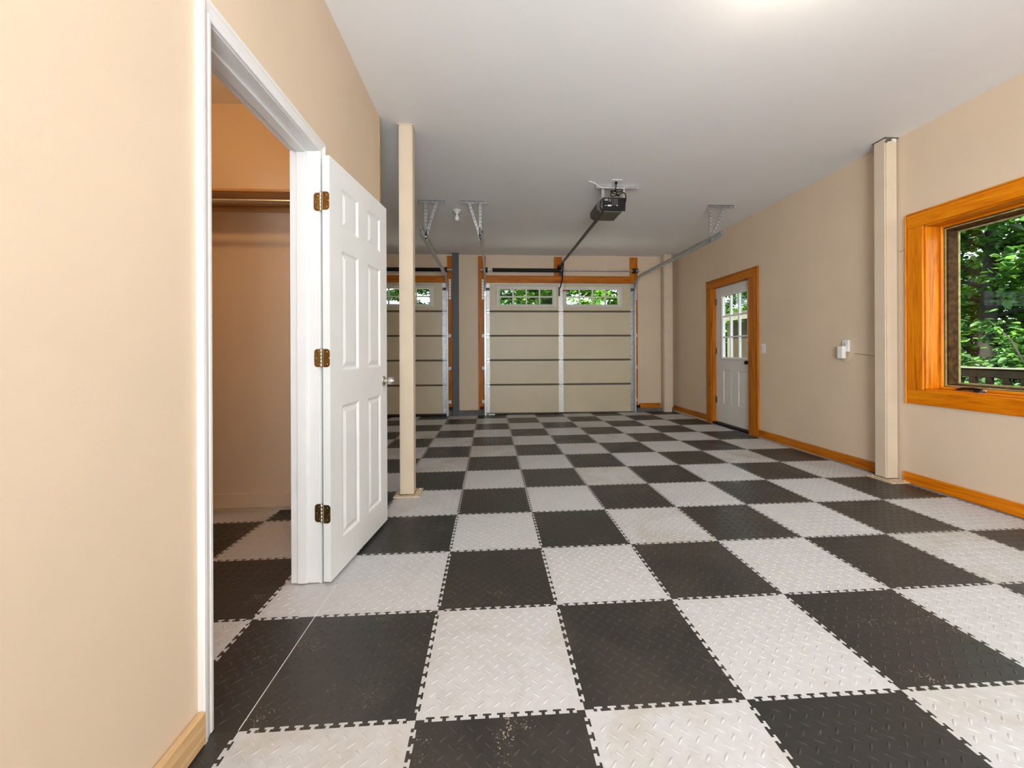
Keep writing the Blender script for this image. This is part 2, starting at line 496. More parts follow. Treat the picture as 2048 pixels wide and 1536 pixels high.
def tile_mesh(name, w, h, sides, x_off=0.0, y_off=0.0):
    """sides: left,right,bottom,top each 'j' or 's'; local coords 0..w, 0..h; x_off/y_off phase of tread lattice"""
    l, r, b, t = sides
    def edge(kind, L):
        return jig(L) if kind == 'j' else [(0, 0), (L, 0)]
    loop = []
    loop += [(s, n) for s, n in edge(b, w)][:-1]
    loop += [(w + n, s) for s, n in edge(r, h)][:-1]
    loop += [(s, h + n) for s, n in edge(t, w)][::-1][:-1]
    loop += [(n, s) for s, n in edge(l, h)][::-1][:-1]
    bm = bmesh.new()
    top = [bm.verts.new((x, y, 0)) for x, y in loop]
    bot = [bm.verts.new((x, y, -0.006)) for x, y in loop]
    for i in range(len(loop)):
        j = (i + 1) % len(loop)
        bm.faces.new((top[i], bot[i], bot[j], top[j]))
    def inside(px, py):
        c = False
        for i in range(len(loop)):
            (xa, ya), (xb, yb) = loop[i], loop[i - 1]
            if (ya > py) != (yb > py) and px < (xb - xa) * (py - ya) / (yb - ya) + xa:
                c = not c
        return c
    def quad(xa, xb, ya, yb):
        bm.faces.new([bm.verts.new(q) for q in ((xa, ya, 0), (xb, ya, 0), (xb, yb, 0), (xa, yb, 0))])
    quad(TH, w - TH, TH, h - TH)
    NB = [-TH, 0, 0.15 * TH, TH]
    for cx_c, cy_c in ((0, 0), (w - TH, 0), (0, h - TH), (w - TH, h - TH)):
        quad(cx_c, cx_c + TH, cy_c, cy_c + TH)
    for horiz, base, kind, L in ((1, 0, b, w), (1, h, t, w), (0, 0, l, h), (0, w, r, h)):
        br = sorted({round(q[0], 6) for q in edge(kind, L) if TH < q[0] < L - TH} | {TH, L - TH})
        for k in range(len(br) - 1):
            for m_ in range(3):
                sc_, nc_ = (br[k] + br[k + 1]) / 2, base + (NB[m_] + NB[m_ + 1]) / 2
                if horiz:
                    if inside(sc_, nc_): quad(br[k], br[k + 1], base + NB[m_], base + NB[m_ + 1])
                elif inside(nc_, sc_): quad(base + NB[m_], base + NB[m_ + 1], br[k], br[k + 1])
    # tread: crossed lozenges
    G = 10
    st = T / G
    hl, hw, hz = 0.0175, 0.0040, 0.0024
    for gx in range(-1, G + 1):
        for gy in range(-1, G + 1):
            for q in (0, 1):
                cx = (gx + 0.25 + 0.5 * q) * st - x_off
                cy = (gy + 0.25 + 0.5 * q * 1.0) * st - y_off
                if q: an = math.radians(45)
                else: an = math.radians(-45)
                if not (0.026 < cx < w - 0.026 and 0.026 < cy < h - 0.026):
                    continue
                ca, sa = math.cos(an), math.sin(an)
                def P(u, v, z):
                    return bm.verts.new((cx + u * ca - v * sa, cy + u * sa + v * ca, z))
                e0, e1 = P(-hl, 0, -0.0001), P(hl, 0, -0.0001)
                c0, c1 = P(-hl * 0.45, hw, -0.0001), P(hl * 0.45, hw, -0.0001)
                d0, d1 = P(-hl * 0.45, -hw, -0.0001), P(hl * 0.45, -hw, -0.0001)
                t0, t1 = P(-hl * 0.55, 0, hz), P(hl * 0.55, 0, hz)
                for q_ in ((e0, t0, c0), (c0, t0, t1, c1), (c1, t1, e1), (e1, t1, d1), (d1, t1, t0, d0), (d0, t0, e0)):
                    ff = bm.faces.new(q_)
                    ff.smooth = True
    bm.normal_update()
    for ff in bm.faces:
        if ff.normal.z < -0.01: ff.normal_flip()
    me = bpy.data.meshes.new(name)
    bm.to_mesh(me); bm.free()
    me.materials.append(TW)
    return me

TCACHE = {}
def tile(i0, i1, j0, j1, dark, sides):
    """tile spanning grid units i0..i1, j0..j1"""
    w, h = (i1 - i0) * T, (j1 - j0) * T
    key = (round(w, 4), round(h, 4), sides, round((i0 % 1) * T, 4), round((j0 % 1) * T, 4))
    if key not in TCACHE:
        TCACHE[key] = tile_mesh('floor_tile', w, h, sides, (i0 % 1) * T if abs(w - T) > 1e-4 else 0, (j0 % 1) * T if abs(h - T) > 1e-4 else 0)
    o = bpy.data.objects.new('floor_tile', TCACHE[key])
    COL.objects.link(o)
    o.parent = floor
    o.location = (i0 * T, j0 * T, 0)
    o.material_slots[0].link = 'OBJECT'
    o.material_slots[0].material = TB if dark else TW
    return o

IB = (YB - 0.05) / T             # tiles stop at the garage doors
for j in range(-4, 12):
    for i in range(-1, 7):
        j1 = min(j + 1, IB)
        sides = ('j' if not (i == -1 and 0 <= j < 2) else 's', 'j' if i < 6 else 'j', 'j', 'j' if j1 == j + 1 else 's')
        tile(i, i + 1, j, j1, (i + j) % 2 != 0, sides)
# strip between that grid and the closet wall
for j in range(-4, 0):
    tile((XL + 0.012) / T, -1, j, j + 1, (j - 2) % 2 != 0, ('s', 'j', 's', 's'))
# closet doorway and closet (grid shifted half a tile)
tile(-1.5, -1.006, 0, 1, True, ('j', 's', 'j', 'j'))
tile(-1.5, -1.006, 1, 1.5, False, ('j', 's', 'j', 's'))
strip = put('seam_strip', MB().box(-1.0055 * T, -1.0005 * T, 0.004, 1.46 * T, -0.0055, 0.0004), WPLA)
strip.parent = floor
tile(-1.17, -1, 1.5, 3, False, ('s', 's', 's', 's'))
tile(-1.17, -1, 3, 3.62, True, ('s', 'j', 's', 's'))
tile(-1.5, -1.40, 1.5, 2, False, ('j', 's', 's', 's'))
tile(-1.5, -1.40, 2, 3, True, ('j', 's', 's', 's'))
tile(-1.5, -1.40, 3, 3.385, False, ('j', 's', 's', 's'))
for j in range(-1, 4):
    for k in (2, 3):
        j1 = min(j + 1, 3.385)
        dk = (j + k) % 2 == 1
        tile(-k - 0.5, -k + 0.5, j, j1, dk, ('j', 'j', 'j', 'j' if j1 == j + 1 else 's'))
# second garage bay
for j in range(3, 12):
    for i in range(-8, -1):
        j0 = max(j, 3.63); j1 = min(j + 1, IB)
        tile(i, i + 1, j0, j1, (i + j) % 2 != 0, ('j', 'j', 'j' if j0 == j else 's', 'j' if j1 == j + 1 else 's'))

# ------------------------------------------------------------------ ceiling and walls
struct('ceiling', MB().box(XBAY - 0.2, XR + 0.17, YR - 0.15, YB + 0.17, ZC, ZC + 0.12), CEIL, 'smooth white painted garage ceiling')

# closet wall with its doorway
OY0, OY1, OZ = 0.005, 0.785, 2.125   # rough opening
m = MB()
m.box(XLc, XL, YR, OY0, ZB, ZC); m.box(XLc, XL, OY1, YE, ZB, ZC); m.box(XLc, XL, OY0, OY1, OZ, ZC)
struct('wall_left', m, WALL, 'beige wall with the closet doorway')
struct('wall_closet_end', MB().box(-4.4, XLc, 1.765, YE, ZB, ZC), CLOS, 'tan end wall inside the closet')
struct('wall_closet_side', MB().box(-2.45, -2.35, -0.8, 1.765, ZB, ZC), CLOS)
struct('wall_closet_near', MB().box(-2.45, XLc, -0.85, -0.75, ZB, ZC), CLOS)
struct('wall_bay', MB().box(XBAY - 0.12, XBAY, YE, YB, ZB, ZC), WALL)
struct('trim_1', MB().bbox(XL - 0.02, XL + 0.003, YE - 0.028, YE + 0.004, 0.02, ZC - 0.002, 0.002), BEAD, 'thin tan corner bead at the end of the closet wall')

# right wall: side door and window openings
DY0, DY1, DZ = 3.93, 4.83, 2.125
WY0, WY1, WZ0, WZ1 = 0.27, 1.775, 0.79, 2.135
m = MB()
x0, x1 = XR, XR + 0.17
m.box(x0, x1, YR, WY0, ZB, ZC); m.box(x0, x1, WY0, WY1, ZB, WZ0); m.box(x0, x1, WY0, WY1, WZ1, ZC)
m.box(x0, x1, WY1, DY0, ZB, ZC); m.box(x0, x1, DY0, DY1, DZ, ZC); m.box(x0, x1, DY1, YB + 0.17, ZB, ZC)
struct('wall_right', m, WALL, 'long beige wall with the window and side door')

# back wall: two garage door openings
G1 = (0.20, 2.89); G2 = (-3.31, -0.61); GZ = 2.37
m = MB()
y0, y1 = YB, YB + 0.17
m.box(XBAY - 0.12, G2[0], y0, y1, ZB, ZC); m.box(G2[0], G2[1], y0, y1, GZ, ZC); m.box(G2[1], G1[0], y0, y1, ZB, ZC)
m.box(G1[0], G1[1], y0, y1, GZ, ZC); m.box(G1[1], XR, y0, y1, ZB, ZC)
struct('wall_back', m, WALL, 'beige wall around the garage doors')

# wall behind the camera, with an opening for the added window
m = MB()
y0, y1 = YR - 0.15, YR
m.box(XLc, -0.4, y0, y1, ZB, ZC); m.box(-0.4, 1.8, y0, y1, ZB, 0.85); m.box(-0.4, 1.8, y0, y1, 2.15, ZC); m.box(1.8, XR + 0.17, y0, y1, ZB, ZC)
struct('wall_rear', m, WALL)

w2 = thing('added_window', (0.7, YR, 0.85), 'added wide window for fill light behind the view', kind='structure')  # invented window, added to go with the rear fill light
fm_ = MB()
for xa, xb, za, zb in ((-0.4, -0.34, 0.85, 2.15), (1.74, 1.8, 0.85, 2.15), (0.67, 0.73, 0.91, 2.09), (-0.34, 1.74, 0.85, 0.91), (-0.34, 1.74, 2.09, 2.15)):
    fm_.box(xa, xb, YR - 0.12, YR - 0.03, za, zb)
put('frame', fm_, WHITE, w2)
put('pane', MB().box(-0.34, 0.67, YR - 0.08, YR - 0.075, 0.91, 2.09), GLASS, w2)
put('pane', MB().box(0.73, 1.74, YR - 0.08, YR - 0.075, 0.91, 2.09), GLASS, w2)
struct('added_sun_eave', MB().box(XBAY - 0.2, XR + 0.17, YR - 1.9, YR - 0.151, ZC, ZC + 0.12), CEIL, 'added sun-blocking overhang outside the rear wall')  # unseen slab added to keep the sun out of the rear window
# concrete kerbs under the walls
def kerb(name, x0, x1, y0, y1, h, mat, lab):
    mb = MB().bbox(x0, x1, y0, y1, ZB + 0.02, h, 0.006)
    struct(name, mb, mat, lab)
kerb('trim_2', -0.52, 0.16, YB - 0.055, YB - 0.001, 0.055, CURB, 'dark concrete kerb between the garage doors')
kerb('trim_3', 2.985, XR - 0.001, YB - 0.05, YB - 0.001, 0.066, CURB, 'concrete kerb under the wall beside the garage door')

# ------------------------------------------------------------------ baseboards
def board(name, x0, x1, y0, y1, z0, z1, mat, lab):
    return struct(name, MB().bbox(x0, x1, y0, y1, z0, z1, 0.003), mat, lab)
board('baseboard_right', XR - 0.018, XR - 0.0005, 4.955, YB - 0.055, 0.03, 0.112, WOOD[1], 'orange pine baseboard in the far corner')
board('baseboard_right', XR - 0.018, XR - 0.0005, 2.09, 3.725, 0.024, 0.112, WOOD[1], 'orange pine baseboard from side door to post')
board('baseboard_right', XR - 0.018, XR - 0.0005, YR, 1.925, 0.028, 0.116, WWOOD[1], 'bright orange pine baseboard under the window')
board('baseboard_back', 3.03, 3.44, YB - 0.052, YB - 0.034, 0.067, 0.155, WOOD[0], 'short orange pine baseboard right of the garage door')
board('baseboard_left', XL + 0.0005, XL + 0.022, YR, -0.034, 0.0, 0.092, PINE_RAW, 'pale raw pine baseboard beside the closet doorway')
board('baseboard_closet', -2.34, -0.735, 1.750, 1.7645, 0.0, 0.105, CLOS, 'tan painted baseboard inside the closet')

# ------------------------------------------------------------------ closet doorway: casing, jamb, stop
CAS = [(0.0, 0.0), (0.0, 0.009), (0.006, 0.012), (0.014, 0.0125), (0.017, 0.010), (0.021, 0.0115), (0.034, 0.015), (0.040, 0.019), (0.050, 0.019), (0.052, 0.016), (0.052, 0.0)]
cy0, cy1, cz1 = 0.020, 0.772, 2.108      # clear opening
fr = thing('trim_4', (XL, 0.40, 0), 'white moulded frame of the closet doorway', kind='structure')
def casing_leg(pts_a, pts_b, par):
    n = len(CAS)
    mb = MB()
    mb._add(pts_a + pts_b, [(i, (i + 1) % n, n + (i + 1) % n, n + i) for i in range(n)] + [tuple(range(n)), tuple(range(n, 2 * n))[::-1]])
    put('casing', mb, WHITE, par)
rv = 0.004
bl_ = [(XL + d, cy0 - rv - w, fz(XL, 0) + 0.001) for w, d in CAS]
tl_ = [(XL + d, cy0 - rv - w, cz1 + rv + w) for w, d in CAS]
tr_ = [(XL + d, cy1 + rv + w, cz1 + rv + w) for w, d in CAS]
br_ = [(XL + d, cy1 + rv + w, fz(XL, 0.8) + 0.001) for w, d in CAS]
casing_leg(bl_, tl_, fr); casing_leg(tl_, tr_, fr); casing_leg(tr_, br_, fr)
put('jamb', MB().box(XLc - 0.012, XL, OY0, cy0, 0.0, OZ), WHITE, fr)
put('jamb', MB().box(XLc - 0.012, XL, cy1, OY1, -0.004, OZ), WHITE, fr)
put('jamb', MB().box(XLc - 0.012, XL, cy0, cy1, cz1, OZ), WHITE, fr)
sx0, sx1 = XLc + 0.022, XLc + 0.068
put('stop', MB().bbox(sx0, sx1, cy0, cy0 + 0.011, 0.0, cz1, 0.002), WHITE, fr)
put('stop', MB().bbox(sx0, sx1, cy1 - 0.011, cy1, -0.003, cz1, 0.002), WHITE, fr)
put('stop', MB().bbox(sx0, sx1, cy0 + 0.011, cy1 - 0.011, cz1 - 0.011, cz1, 0.002), WHITE, fr)

# ------------------------------------------------------------------ six-panel closet door, swung open
DW, DTH, DB, DT = 0.722, 0.036, 0.008, 2.080
ang = math.atan2(0.122, 0.9925)
HP = Vector((-0.5455, 0.752, 0))           # near lower corner of the visible face
ed = Vector((math.sin(ang), math.cos(ang), 0))       # along the leaf
nd = Vector((math.cos(ang), -math.sin(ang), 0))      # out of the visible face
def dfn(u, d, z):
    return HP + ed * u + nd * d + Vector((0, 0, z))

def panelled_face(mb, us, zs, panels, fn, out):
    """flat cells of a grid except the panel cells, which are returned as nested rings in out[]"""
    for a in range(len(us) - 1):
        for b in range(len(zs) - 1):
            r = (us[a], us[a + 1], zs[b], zs[b + 1])
            if (a, b) in panels:
                out.append(r)
            else:
                mb._add([fn(r[0], 0, r[2]), fn(r[1], 0, r[2]), fn(r[1], 0, r[3]), fn(r[0], 0, r[3])], [(0, 1, 2, 3)])
def raised_panel(r, fn, ins=((0, 0), (0.004, -0.001), (0.016, -0.009), (0.022, -0.009), (0.044, -0.0025))):
    mb = MB()
    rings = []
    for i_, d in ins:
        rings.append([fn(r[0] + i_, d, r[2] + i_), fn(r[1] - i_, d, r[2] + i_), fn(r[1] - i_, d, r[3] - i_), fn(r[0] + i_, d, r[3] - i_)])
    n = len(rings)
    vs_ = [p for q in rings for p in q]
    fs = [(k * 4 + i, k * 4 + (i + 1) % 4, (k + 1) * 4 + (i + 1) % 4, (k + 1) * 4 + i) for k in range(n - 1) for i in range(4)]
    fs.append(tuple((n - 1) * 4 + i for i in range(4)))
    return mb._add(vs_, fs)

d1 = thing('door_1', (HP.x, HP.y, 0), 'white six-panel closet door standing wide open', kind='structure')
us = [0, 0.118, 0.312, 0.428, 0.618, DW]
zs = [DB, 0.167, 0.852, 1.028, 1.652, 1.762, 1.974, DT]
pc = {(a, b) for a in (1, 3) for b in (1, 3, 5)}
for side in (0, 1):
    fn = (lambda u, d, z: dfn(u, d, z)) if side == 0 else (lambda u, d, z: dfn(u, -DTH - d, z))
    leafm = MB(); rects = []
    panelled_face(leafm, us, zs, pc, fn, rects)
    if side == 0:
        a = [dfn(0, 0, DB), dfn(DW, 0, DB), dfn(DW, 0, DT), dfn(0, 0, DT)]
        b = [dfn(0, -DTH, DB), dfn(DW, -DTH, DB), dfn(DW, -DTH, DT), dfn(0, -DTH, DT)]
        leafm._add(a + b, [(i, (i + 1) % 4, 4 + (i + 1) % 4, 4 + i) for i in range(4)])
    put('leaf_face', leafm, WDOOR, d1)
    for r in rects:
        put('panel', raised_panel(r, fn), WDOOR, d1)
# knobs and latch
def knob(o, ax, par, mat=NICK):
    k = put('knob', MB().lathe([(0.0, 0.0), (0.030, 0.0), (0.032, 0.003), (0.028, 0.008), (0.012, 0.011), (0.010, 0.028), (0.014, 0.034), (0.023, 0.037), (0.025, 0.042), (0.025, 0.062), (0.023, 0.066), (0.014, 0.067), (0.013, 0.071), (0.0, 0.072)], o, ax, 24), mat, par, smooth=True)
    return k
knob(dfn(0.662, 0.0, 0.937), nd, d1)
knob(dfn(0.662, -DTH, 0.937), -nd, d1)
put('latch_plate', MB().box(-0.0008, 0.0012, -0.012, 0.012, -0.028, 0.028).xf(lambda p: dfn(DW + p.x, -DTH / 2 + p.y, 0.937 + p.z)), NICK, d1)

# hinges: two leaves with round corners, knuckled barrel, screws
def rounded(w, h, r, n=5, left=True):
    pts = [(0, -h / 2), ]
    pts += [(w - r + r * math.sin(a * math.pi / 2 / n), -h / 2 + r - r * math.cos(a * math.pi / 2 / n)) for a in range(n + 1)]
    pts += [(w - r + r * math.cos(a * math.pi / 2 / n), h / 2 - r + r * math.sin(a * math.pi / 2 / n)) for a in range(n + 1)]
    pts += [(0, h / 2)]
    return pts
PIN = Vector((-0.5925, 0.7685, 0))
for hz, bm_ in ((1.860, BRASS), (1.095, BRASS), (0.336, BRASSD)):
    g = put('hinge', MB().prism(rounded(0.036, 0.089, 0.015), lambda u, v, a: Vector((PIN.x - u, cy1 - 0.0002 - a, hz + v)), 0.0, 0.0022), bm_, d1)
    # leaf on the door edge
    put('hinge_leaf', MB().prism(rounded(0.033, 0.089, 0.015), lambda u, v, a: HP + ed * (0.0 - a) - nd * (DTH - 0.002 - u) + Vector((0, 0, hz + v)), 0.0002, 0.0022), bm_, g)
    br = MB()
    for q in range(5):
        zc = hz - 0.0445 + q * 0.0178
        br.lathe([(0.0, 0.0), (0.0056, 0.0003), (0.0062, 0.001), (0.0062, 0.0168), (0.0056, 0.0175), (0.0, 0.0176)], (PIN.x, PIN.y - 0.006, zc), (0, 0, 1), 12)
    br.lathe([(0.0, 0), (0.004, 0), (0.005, 0.002), (0.003, 0.004), (0, 0.0045)], (PIN.x, PIN.y - 0.006, hz + 0.0445), (0, 0, 1), 10)
    put('knuckle', br, BRASSL, g, smooth=True)
    for q, (u, v) in enumerate(((0.012, 0.030), (0.022, 0.0), (0.012, -0.030))):
        put('screw', MB().lathe([(0.0, -0.001), (0.0042, -0.0005), (0.0042, 0.0002), (0.003, 0.0008), (0, 0.001)], (PIN.x - u - 0.006, cy1 - 0.0024, hz + v), (0, -1, 0), 10), bm_, g)
        put('screw', MB().lathe([(0.0, -0.001), (0.0042, -0.0005), (0.0042, 0.0002), (0.003, 0.0008), (0, 0.001)], HP + ed * -0.0024 - nd * (DTH - 0.008 - u) + Vector((0, 0, hz + v)), -ed, 10), bm_, g)

# ------------------------------------------------------------------ closet shelf and rod
sh = thing('closet_shelf', (-1.5, 1.60, 2.19), 'pine shelf board on a wall cleat inside the closet', 'shelf')
put('shelf_board', MB().bbox(-2.345, -0.735, 1.465, 1.763, 2.180, 2.198, 0.002), PINE_RAWX, sh)
put('cleat', MB().bbox(-2.345, -0.735, 1.745, 1.7645, 2.145, 2.1795, 0.002), PINE_RAWX, sh)
rod = thing('closet_rod', (-1.5, 1.475, 2.12), 'metal hanging rod under the closet shelf', 'rod')
put('rod_tube', MB().cyl((-2.345, 1.475, 2.12), (-0.735, 1.475, 2.12), 0.0135, 16), NICK, rod, smooth=True)
put('rod_socket', MB().lathe([(0, 0), (0.026, 0), (0.026, 0.004), (0.017, 0.006), (0.017, 0.014), (0, 0.014)], (-0.7345, 1.475, 2.12), (-1, 0, 0), 16), NICK, rod)

# ------------------------------------------------------------------ support posts
def post(x0, x1, y0, y1, mat, label, plate=None, rust=False):
    cxm, cym = (x0 + x1) / 2, (y0 + y1) / 2
    zf = fz(cxm, cym)
    t = thing('support_post', (cxm, cym, zf), label, 'post')
    bm = bmesh.new()
    vs_ = [bm.verts.new((x, y, z)) for x in (x0, x1) for y in (y0, y1) for z in (zf + 0.006, ZC - 0.004)]
    for q in [(0, 1, 3, 2), (4, 6, 7, 5), (0, 4, 5, 1), (2, 3, 7, 6), (0, 2, 6, 4), (1, 5, 7, 3)]:
        bm.faces.new([vs_[i] for i in q])
    ve = [e for e in bm.edges if abs(e.verts[0].co.z - e.verts[1].co.z) > 1]
    bmesh.ops.bevel(bm, geom=ve, offset=0.009, segments=4, affect='EDGES')
    bm.verts.index_update()
    mb = MB()._add([v.co[:] for v in bm.verts], [[v.index for v in f.verts] for f in bm.faces])
    bm.free()
    put('shaft', mb, mat, t, smooth=True)
    put('cap_plate', MB().bbox(x0 - 0.006, x1 + 0.006, y0 - 0.006, y1 + 0.006, ZC - 0.008, ZC - 0.0005, 0.001), RUST if rust else mat, t)
    if rust:
        mbp = MB()
        random.seed(3)
        poly = [(0.02, 0), (0.022, -0.012), (0.012, -0.02), (0.015, -0.034), (0.03, -0.036), (0.035, -0.024), (0.062, -0.022), (0.07, -0.008), (0.068, 0)]
        mbp.prism([(x0 + u - 0.012, ZC - 0.009 + v) for u, v in poly], lambda u, v, a: Vector((u, a, v)), y0 - 0.0008, y0 + 0.002)
        put('bare_patch', mbp, RUST, t)
        mbp = MB().prism([(x0 + 0.06, ZC - 0.010), (x0 + 0.078, ZC - 0.036), (x0 + 0.094, ZC - 0.04), (x0 + 0.1, ZC - 0.02), (x0 + 0.095, ZC - 0.009)], lambda u, v, a: Vector((u, a, v)), y0 - 0.0009, y0 + 0.002)
        put('bare_patch', mbp, WPLA, t)
    if plate:
        a, b, c, d, h = plate
        # thin foot plate follows the sloping slab
        mb = MB()
        p = [(x, y) for x in (a, b) for y in (c, d)]
        mb._add([(x, y, fz(x, y) + 0.0005) for x, y in p] + [(x, y, fz(x, y) + h) for x, y in p],
                [(0, 1, 3, 2), (4, 6, 7, 5), (0, 4, 5, 1), (2, 3, 7, 6), (0, 2, 6, 4), (1, 5, 7, 3)])
        pl = put('base_plate', mb, PLATEM, t)
        for sx, sy in ((0.12, 0.12), (0.88, 0.12), (0.12, 0.88), (0.88, 0.88)):
            bx, by = a + (b - a) * sx, c + (d - c) * sy
            put('bolt', MB().lathe([(0, 0), (0.009, 0), (0.009, 0.006), (0.005, 0.008), (0, 0.008)], (bx, by, fz(bx, by) + h), (0, 0, 1), 6), PLATEM, pl)
        # weld bead
        wb = MB()
        z = zf + h
        for (p0, p1) in (((x0, y0), (x1, y0)), ((x1, y0), (x1, y1)), ((x1, y1), (x0, y1)), ((x0, y1), (x0, y0))):
            wb.tube([(p0[0], p0[1], z), ((p0[0] + p1[0]) / 2, (p0[1] + p1[1]) / 2, z + 0.002), (p1[0], p1[1], z)], 0.005, 6)
        put('weld', wb, RUST, pl)
    return t
post(-0.488, -0.380, 1.963, 2.071, POSTM, 'free-standing beige steel post beside the open closet door', (-0.530, -0.327, 1.925, 2.118, 0.010))
post(3.582, 3.692, 1.968, 2.075, POSTM, 'beige steel post against the wall next to the window', (3.525, 3.690, 1.872, 2.085, 0.013), rust=True)
post(3.455, 3.600, 5.98, 6.10, POSTM, 'beige post in the far corner beside the garage door')
post(-0.452, -0.338, 6.03, 6.10, GREYP, 'dark grey steel post between the two garage doors')

# ------------------------------------------------------------------ wood trim round the garage doors
def trimb(n, x0, x1, z0, z1, lab, ax, d=0.028):
    struct('trim_%d' % n, MB().bbox(x0, x1, YB - d, YB - 0.0005, z0, z1, 0.002), WOOD[ax], lab)
trimb(5, 0.015, 0.152, 0.06, ZC - 0.03, 'tall orange pine jamb board left of the centre garage door', 2)
trimb(6, 2.868, 3.012, 0.068, ZC - 0.03, 'tall orange pine jamb board right of the centre garage door', 2)
trimb(7, 0.153, 2.867, 2.408, 2.545, 'orange pine header board over the centre garage door', 0)
trimb(8, 1.425, 1.572, 2.546, ZC - 0.03, 'short orange pine block above the centre garage door', 2)
trimb(9, -0.556, -0.452, 0.02, ZC - 0.03, 'orange pine jamb board beside the dark grey post', 2)
trimb(10, -3.36, -0.557, 2.408, 2.535, 'orange pine header board over the partly hidden garage door', 0)

# ------------------------------------------------------------------ garage doors
JN = [-0.012, 0.524, 0.978, 1.428, 1.878, 2.402]
def garage_door(x0, x1, label, leak=False):
    yi, yo = YB - 0.052, YB - 0.006           # inside and outside faces
    t = thing('garage_door', ((x0 + x1) / 2, YB - 0.03, fz((x0 + x1) / 2, YB)), label, 'garage door')
    xc = (x0 + x1) / 2
    w = x1 - x0
    wins = []
    for s_ in range(5):
        z0, z1 = JN[s_] + (0.007 if s_ else 0), JN[s_ + 1] - 0.007
        mb = MB()
        if s_ < 4:
            mb.bbox(x0, x1, yi, yo, z0, z1, 0.003)
        else:
            gz0, gz1 = 2.008, 2.290
            gl = [(x0 + 0.25, x0 + 1.235), (x0 + 1.49, x0 + 2.475)]
            xs = [x0, gl[0][0], gl[0][1], gl[1][0], gl[1][1], x1]
            for k in range(5):
                if k in (1, 3):
                    mb.box(xs[k], xs[k + 1], yi, yo, z0, gz0); mb.box(xs[k], xs[k + 1], yi, yo, gz1, z1)
                else:
                    mb.box(xs[k], xs[k + 1], yi, yo, z0, z1)
            wins = gl
        sec = put('section', mb, GDOOR, t)
        put('end_stile', MB().bbox(x0 - 0.002, x0 + 0.064, yi - 0.004, yi - 0.0003, z0, z1, 0.001), GALVL, sec)
        put('end_stile', MB().bbox(x1 - 0.072, x1 + 0.002, yi - 0.004, yi - 0.0003, z0, z1, 0.001), GALV, sec)
        put('centre_stile', MB().bbox(xc - 0.045, xc + 0.045, yi - 0.004, yi - 0.0003, z0, z1, 0.001), GALVL, sec)
        for k_ in range(6):
            zz = z0 + (z1 - z0) * (k_ + 0.5) / 6
    for s_ in range(1, 5):
        z = JN[s_]
        put('joint_rail', MB().box(x0, x1, yi + 0.001, yo, z - 0.0068, z + 0.0068), JOINT, t)
        put('joint_lip', MB().bbox(x0 + 0.066, xc - 0.047, yi - 0.007, yi - 0.0004, z - 0.017, z + 0.017, 0.002), JOINT, t)
        put('joint_lip', MB().bbox(xc + 0.047, x1 - 0.074, yi - 0.007, yi - 0.0004, z - 0.017, z + 0.017, 0.002), JOINT, t)
        for hx in (x0 + 0.031, xc, x1 - 0.035):
            h = put('hinge', MB().bbox(hx - 0.028, hx + 0.028, yi - 0.009, yi - 0.0042, z - 0.038, z + 0.038, 0.002).cyl((hx - 0.03, yi - 0.011, z), (hx + 0.03, yi - 0.011, z), 0.007, 8), GALV, t)
    # roller brackets at the top corners, punched strut along the top edge
    for hx, sgn in ((x0 + 0.03, -1), (x1 - 0.03, 1)):
        put('top_bracket', MB().bbox(hx - 0.034, hx + 0.034, yi - 0.02, yi - 0.0042, 2.26, 2.31, 0.003).cyl((hx, yi - 0.02, 2.285), (hx + sgn * 0.05, yi - 0.035, 2.285), 0.006, 8), GREYP, t)
        put('bottom_bracket', MB().bbox(hx - 0.03, hx + 0.03, yi - 0.012, yi - 0.0042, 0.02, 0.12, 0.003), GALV, t)
    mb = MB().box(x0, x1, yi - 0.024, yi - 0.0004, 2.398, 2.401)
    nt_ = 90
    for k in range(nt_):
        xa = x0 + (x1 - x0) * k / nt_
        mb.box(xa, xa + (x1 - x0) / nt_ * 0.62, yi - 0.026, yi - 0.024, 2.378, 2.401)
    mb.box(x0, x1, yi - 0.026, yi - 0.024, 2.392, 2.401)
    put('top_strut', mb, GALVL, t)
    # bottom rubber seal down to the sloping floor
    xs0 = x0 + (0.15 if leak else 0.0)
    mb = MB()
    p = [(xs0, yi + 0.006), (xs0, yo - 0.004), (x1, yi + 0.006), (x1, yo - 0.004)]
    mb._add([(x, y, fz(x, y) - 0.0055) for x, y in p] + [(x, y, -0.0125) for x, y in p], [(0, 1, 3, 2), (4, 6, 7, 5), (0, 4, 5, 1), (2, 3, 7, 6), (0, 2, 6, 4), (1, 5, 7, 3)])
    put('bottom_seal', mb, BLACK, t)
    put('bottom_rail', MB().bbox(x0, x1, yi - 0.006, yi - 0.0003, -0.010, 0.008, 0.002), JOINT, t)
    # windows: outer frame, bars and eight panes each
    for (wa, wb_) in wins:
        za, zb = 2.008, 2.290
        fo = 0.070
        mb = MB()
        prof = [(0.0, -0.001), (0.0, 0.010), (-0.018, 0.016), (-0.030, 0.012), (-0.052, 0.013), (-fo, 0.006), (-fo, 0.0)]
        def ring(d_, h_):
            return [(wa + d_, yi - h_, za + d_ * 0.75), (wb_ - d_, yi - h_, za + d_ * 0.75), (wb_ - d_, yi - h_, zb - d_ * 0.75), (wa + d_, yi - h_, zb - d_ * 0.75)]
        rings = [ring(d_, h_) for d_, h_ in prof]
        n = len(rings)
        mb._add([q for r in rings for q in r], [(k * 4 + i, k * 4 + (i + 1) % 4, ((k + 1) % n) * 4 + (i + 1) % 4, ((k + 1) % n) * 4 + i) for k in range(n) for i in range(4)])
        wf = put('window_frame', mb, GWIN, t)
        nb = 4
        step = (wb_ - wa) / nb
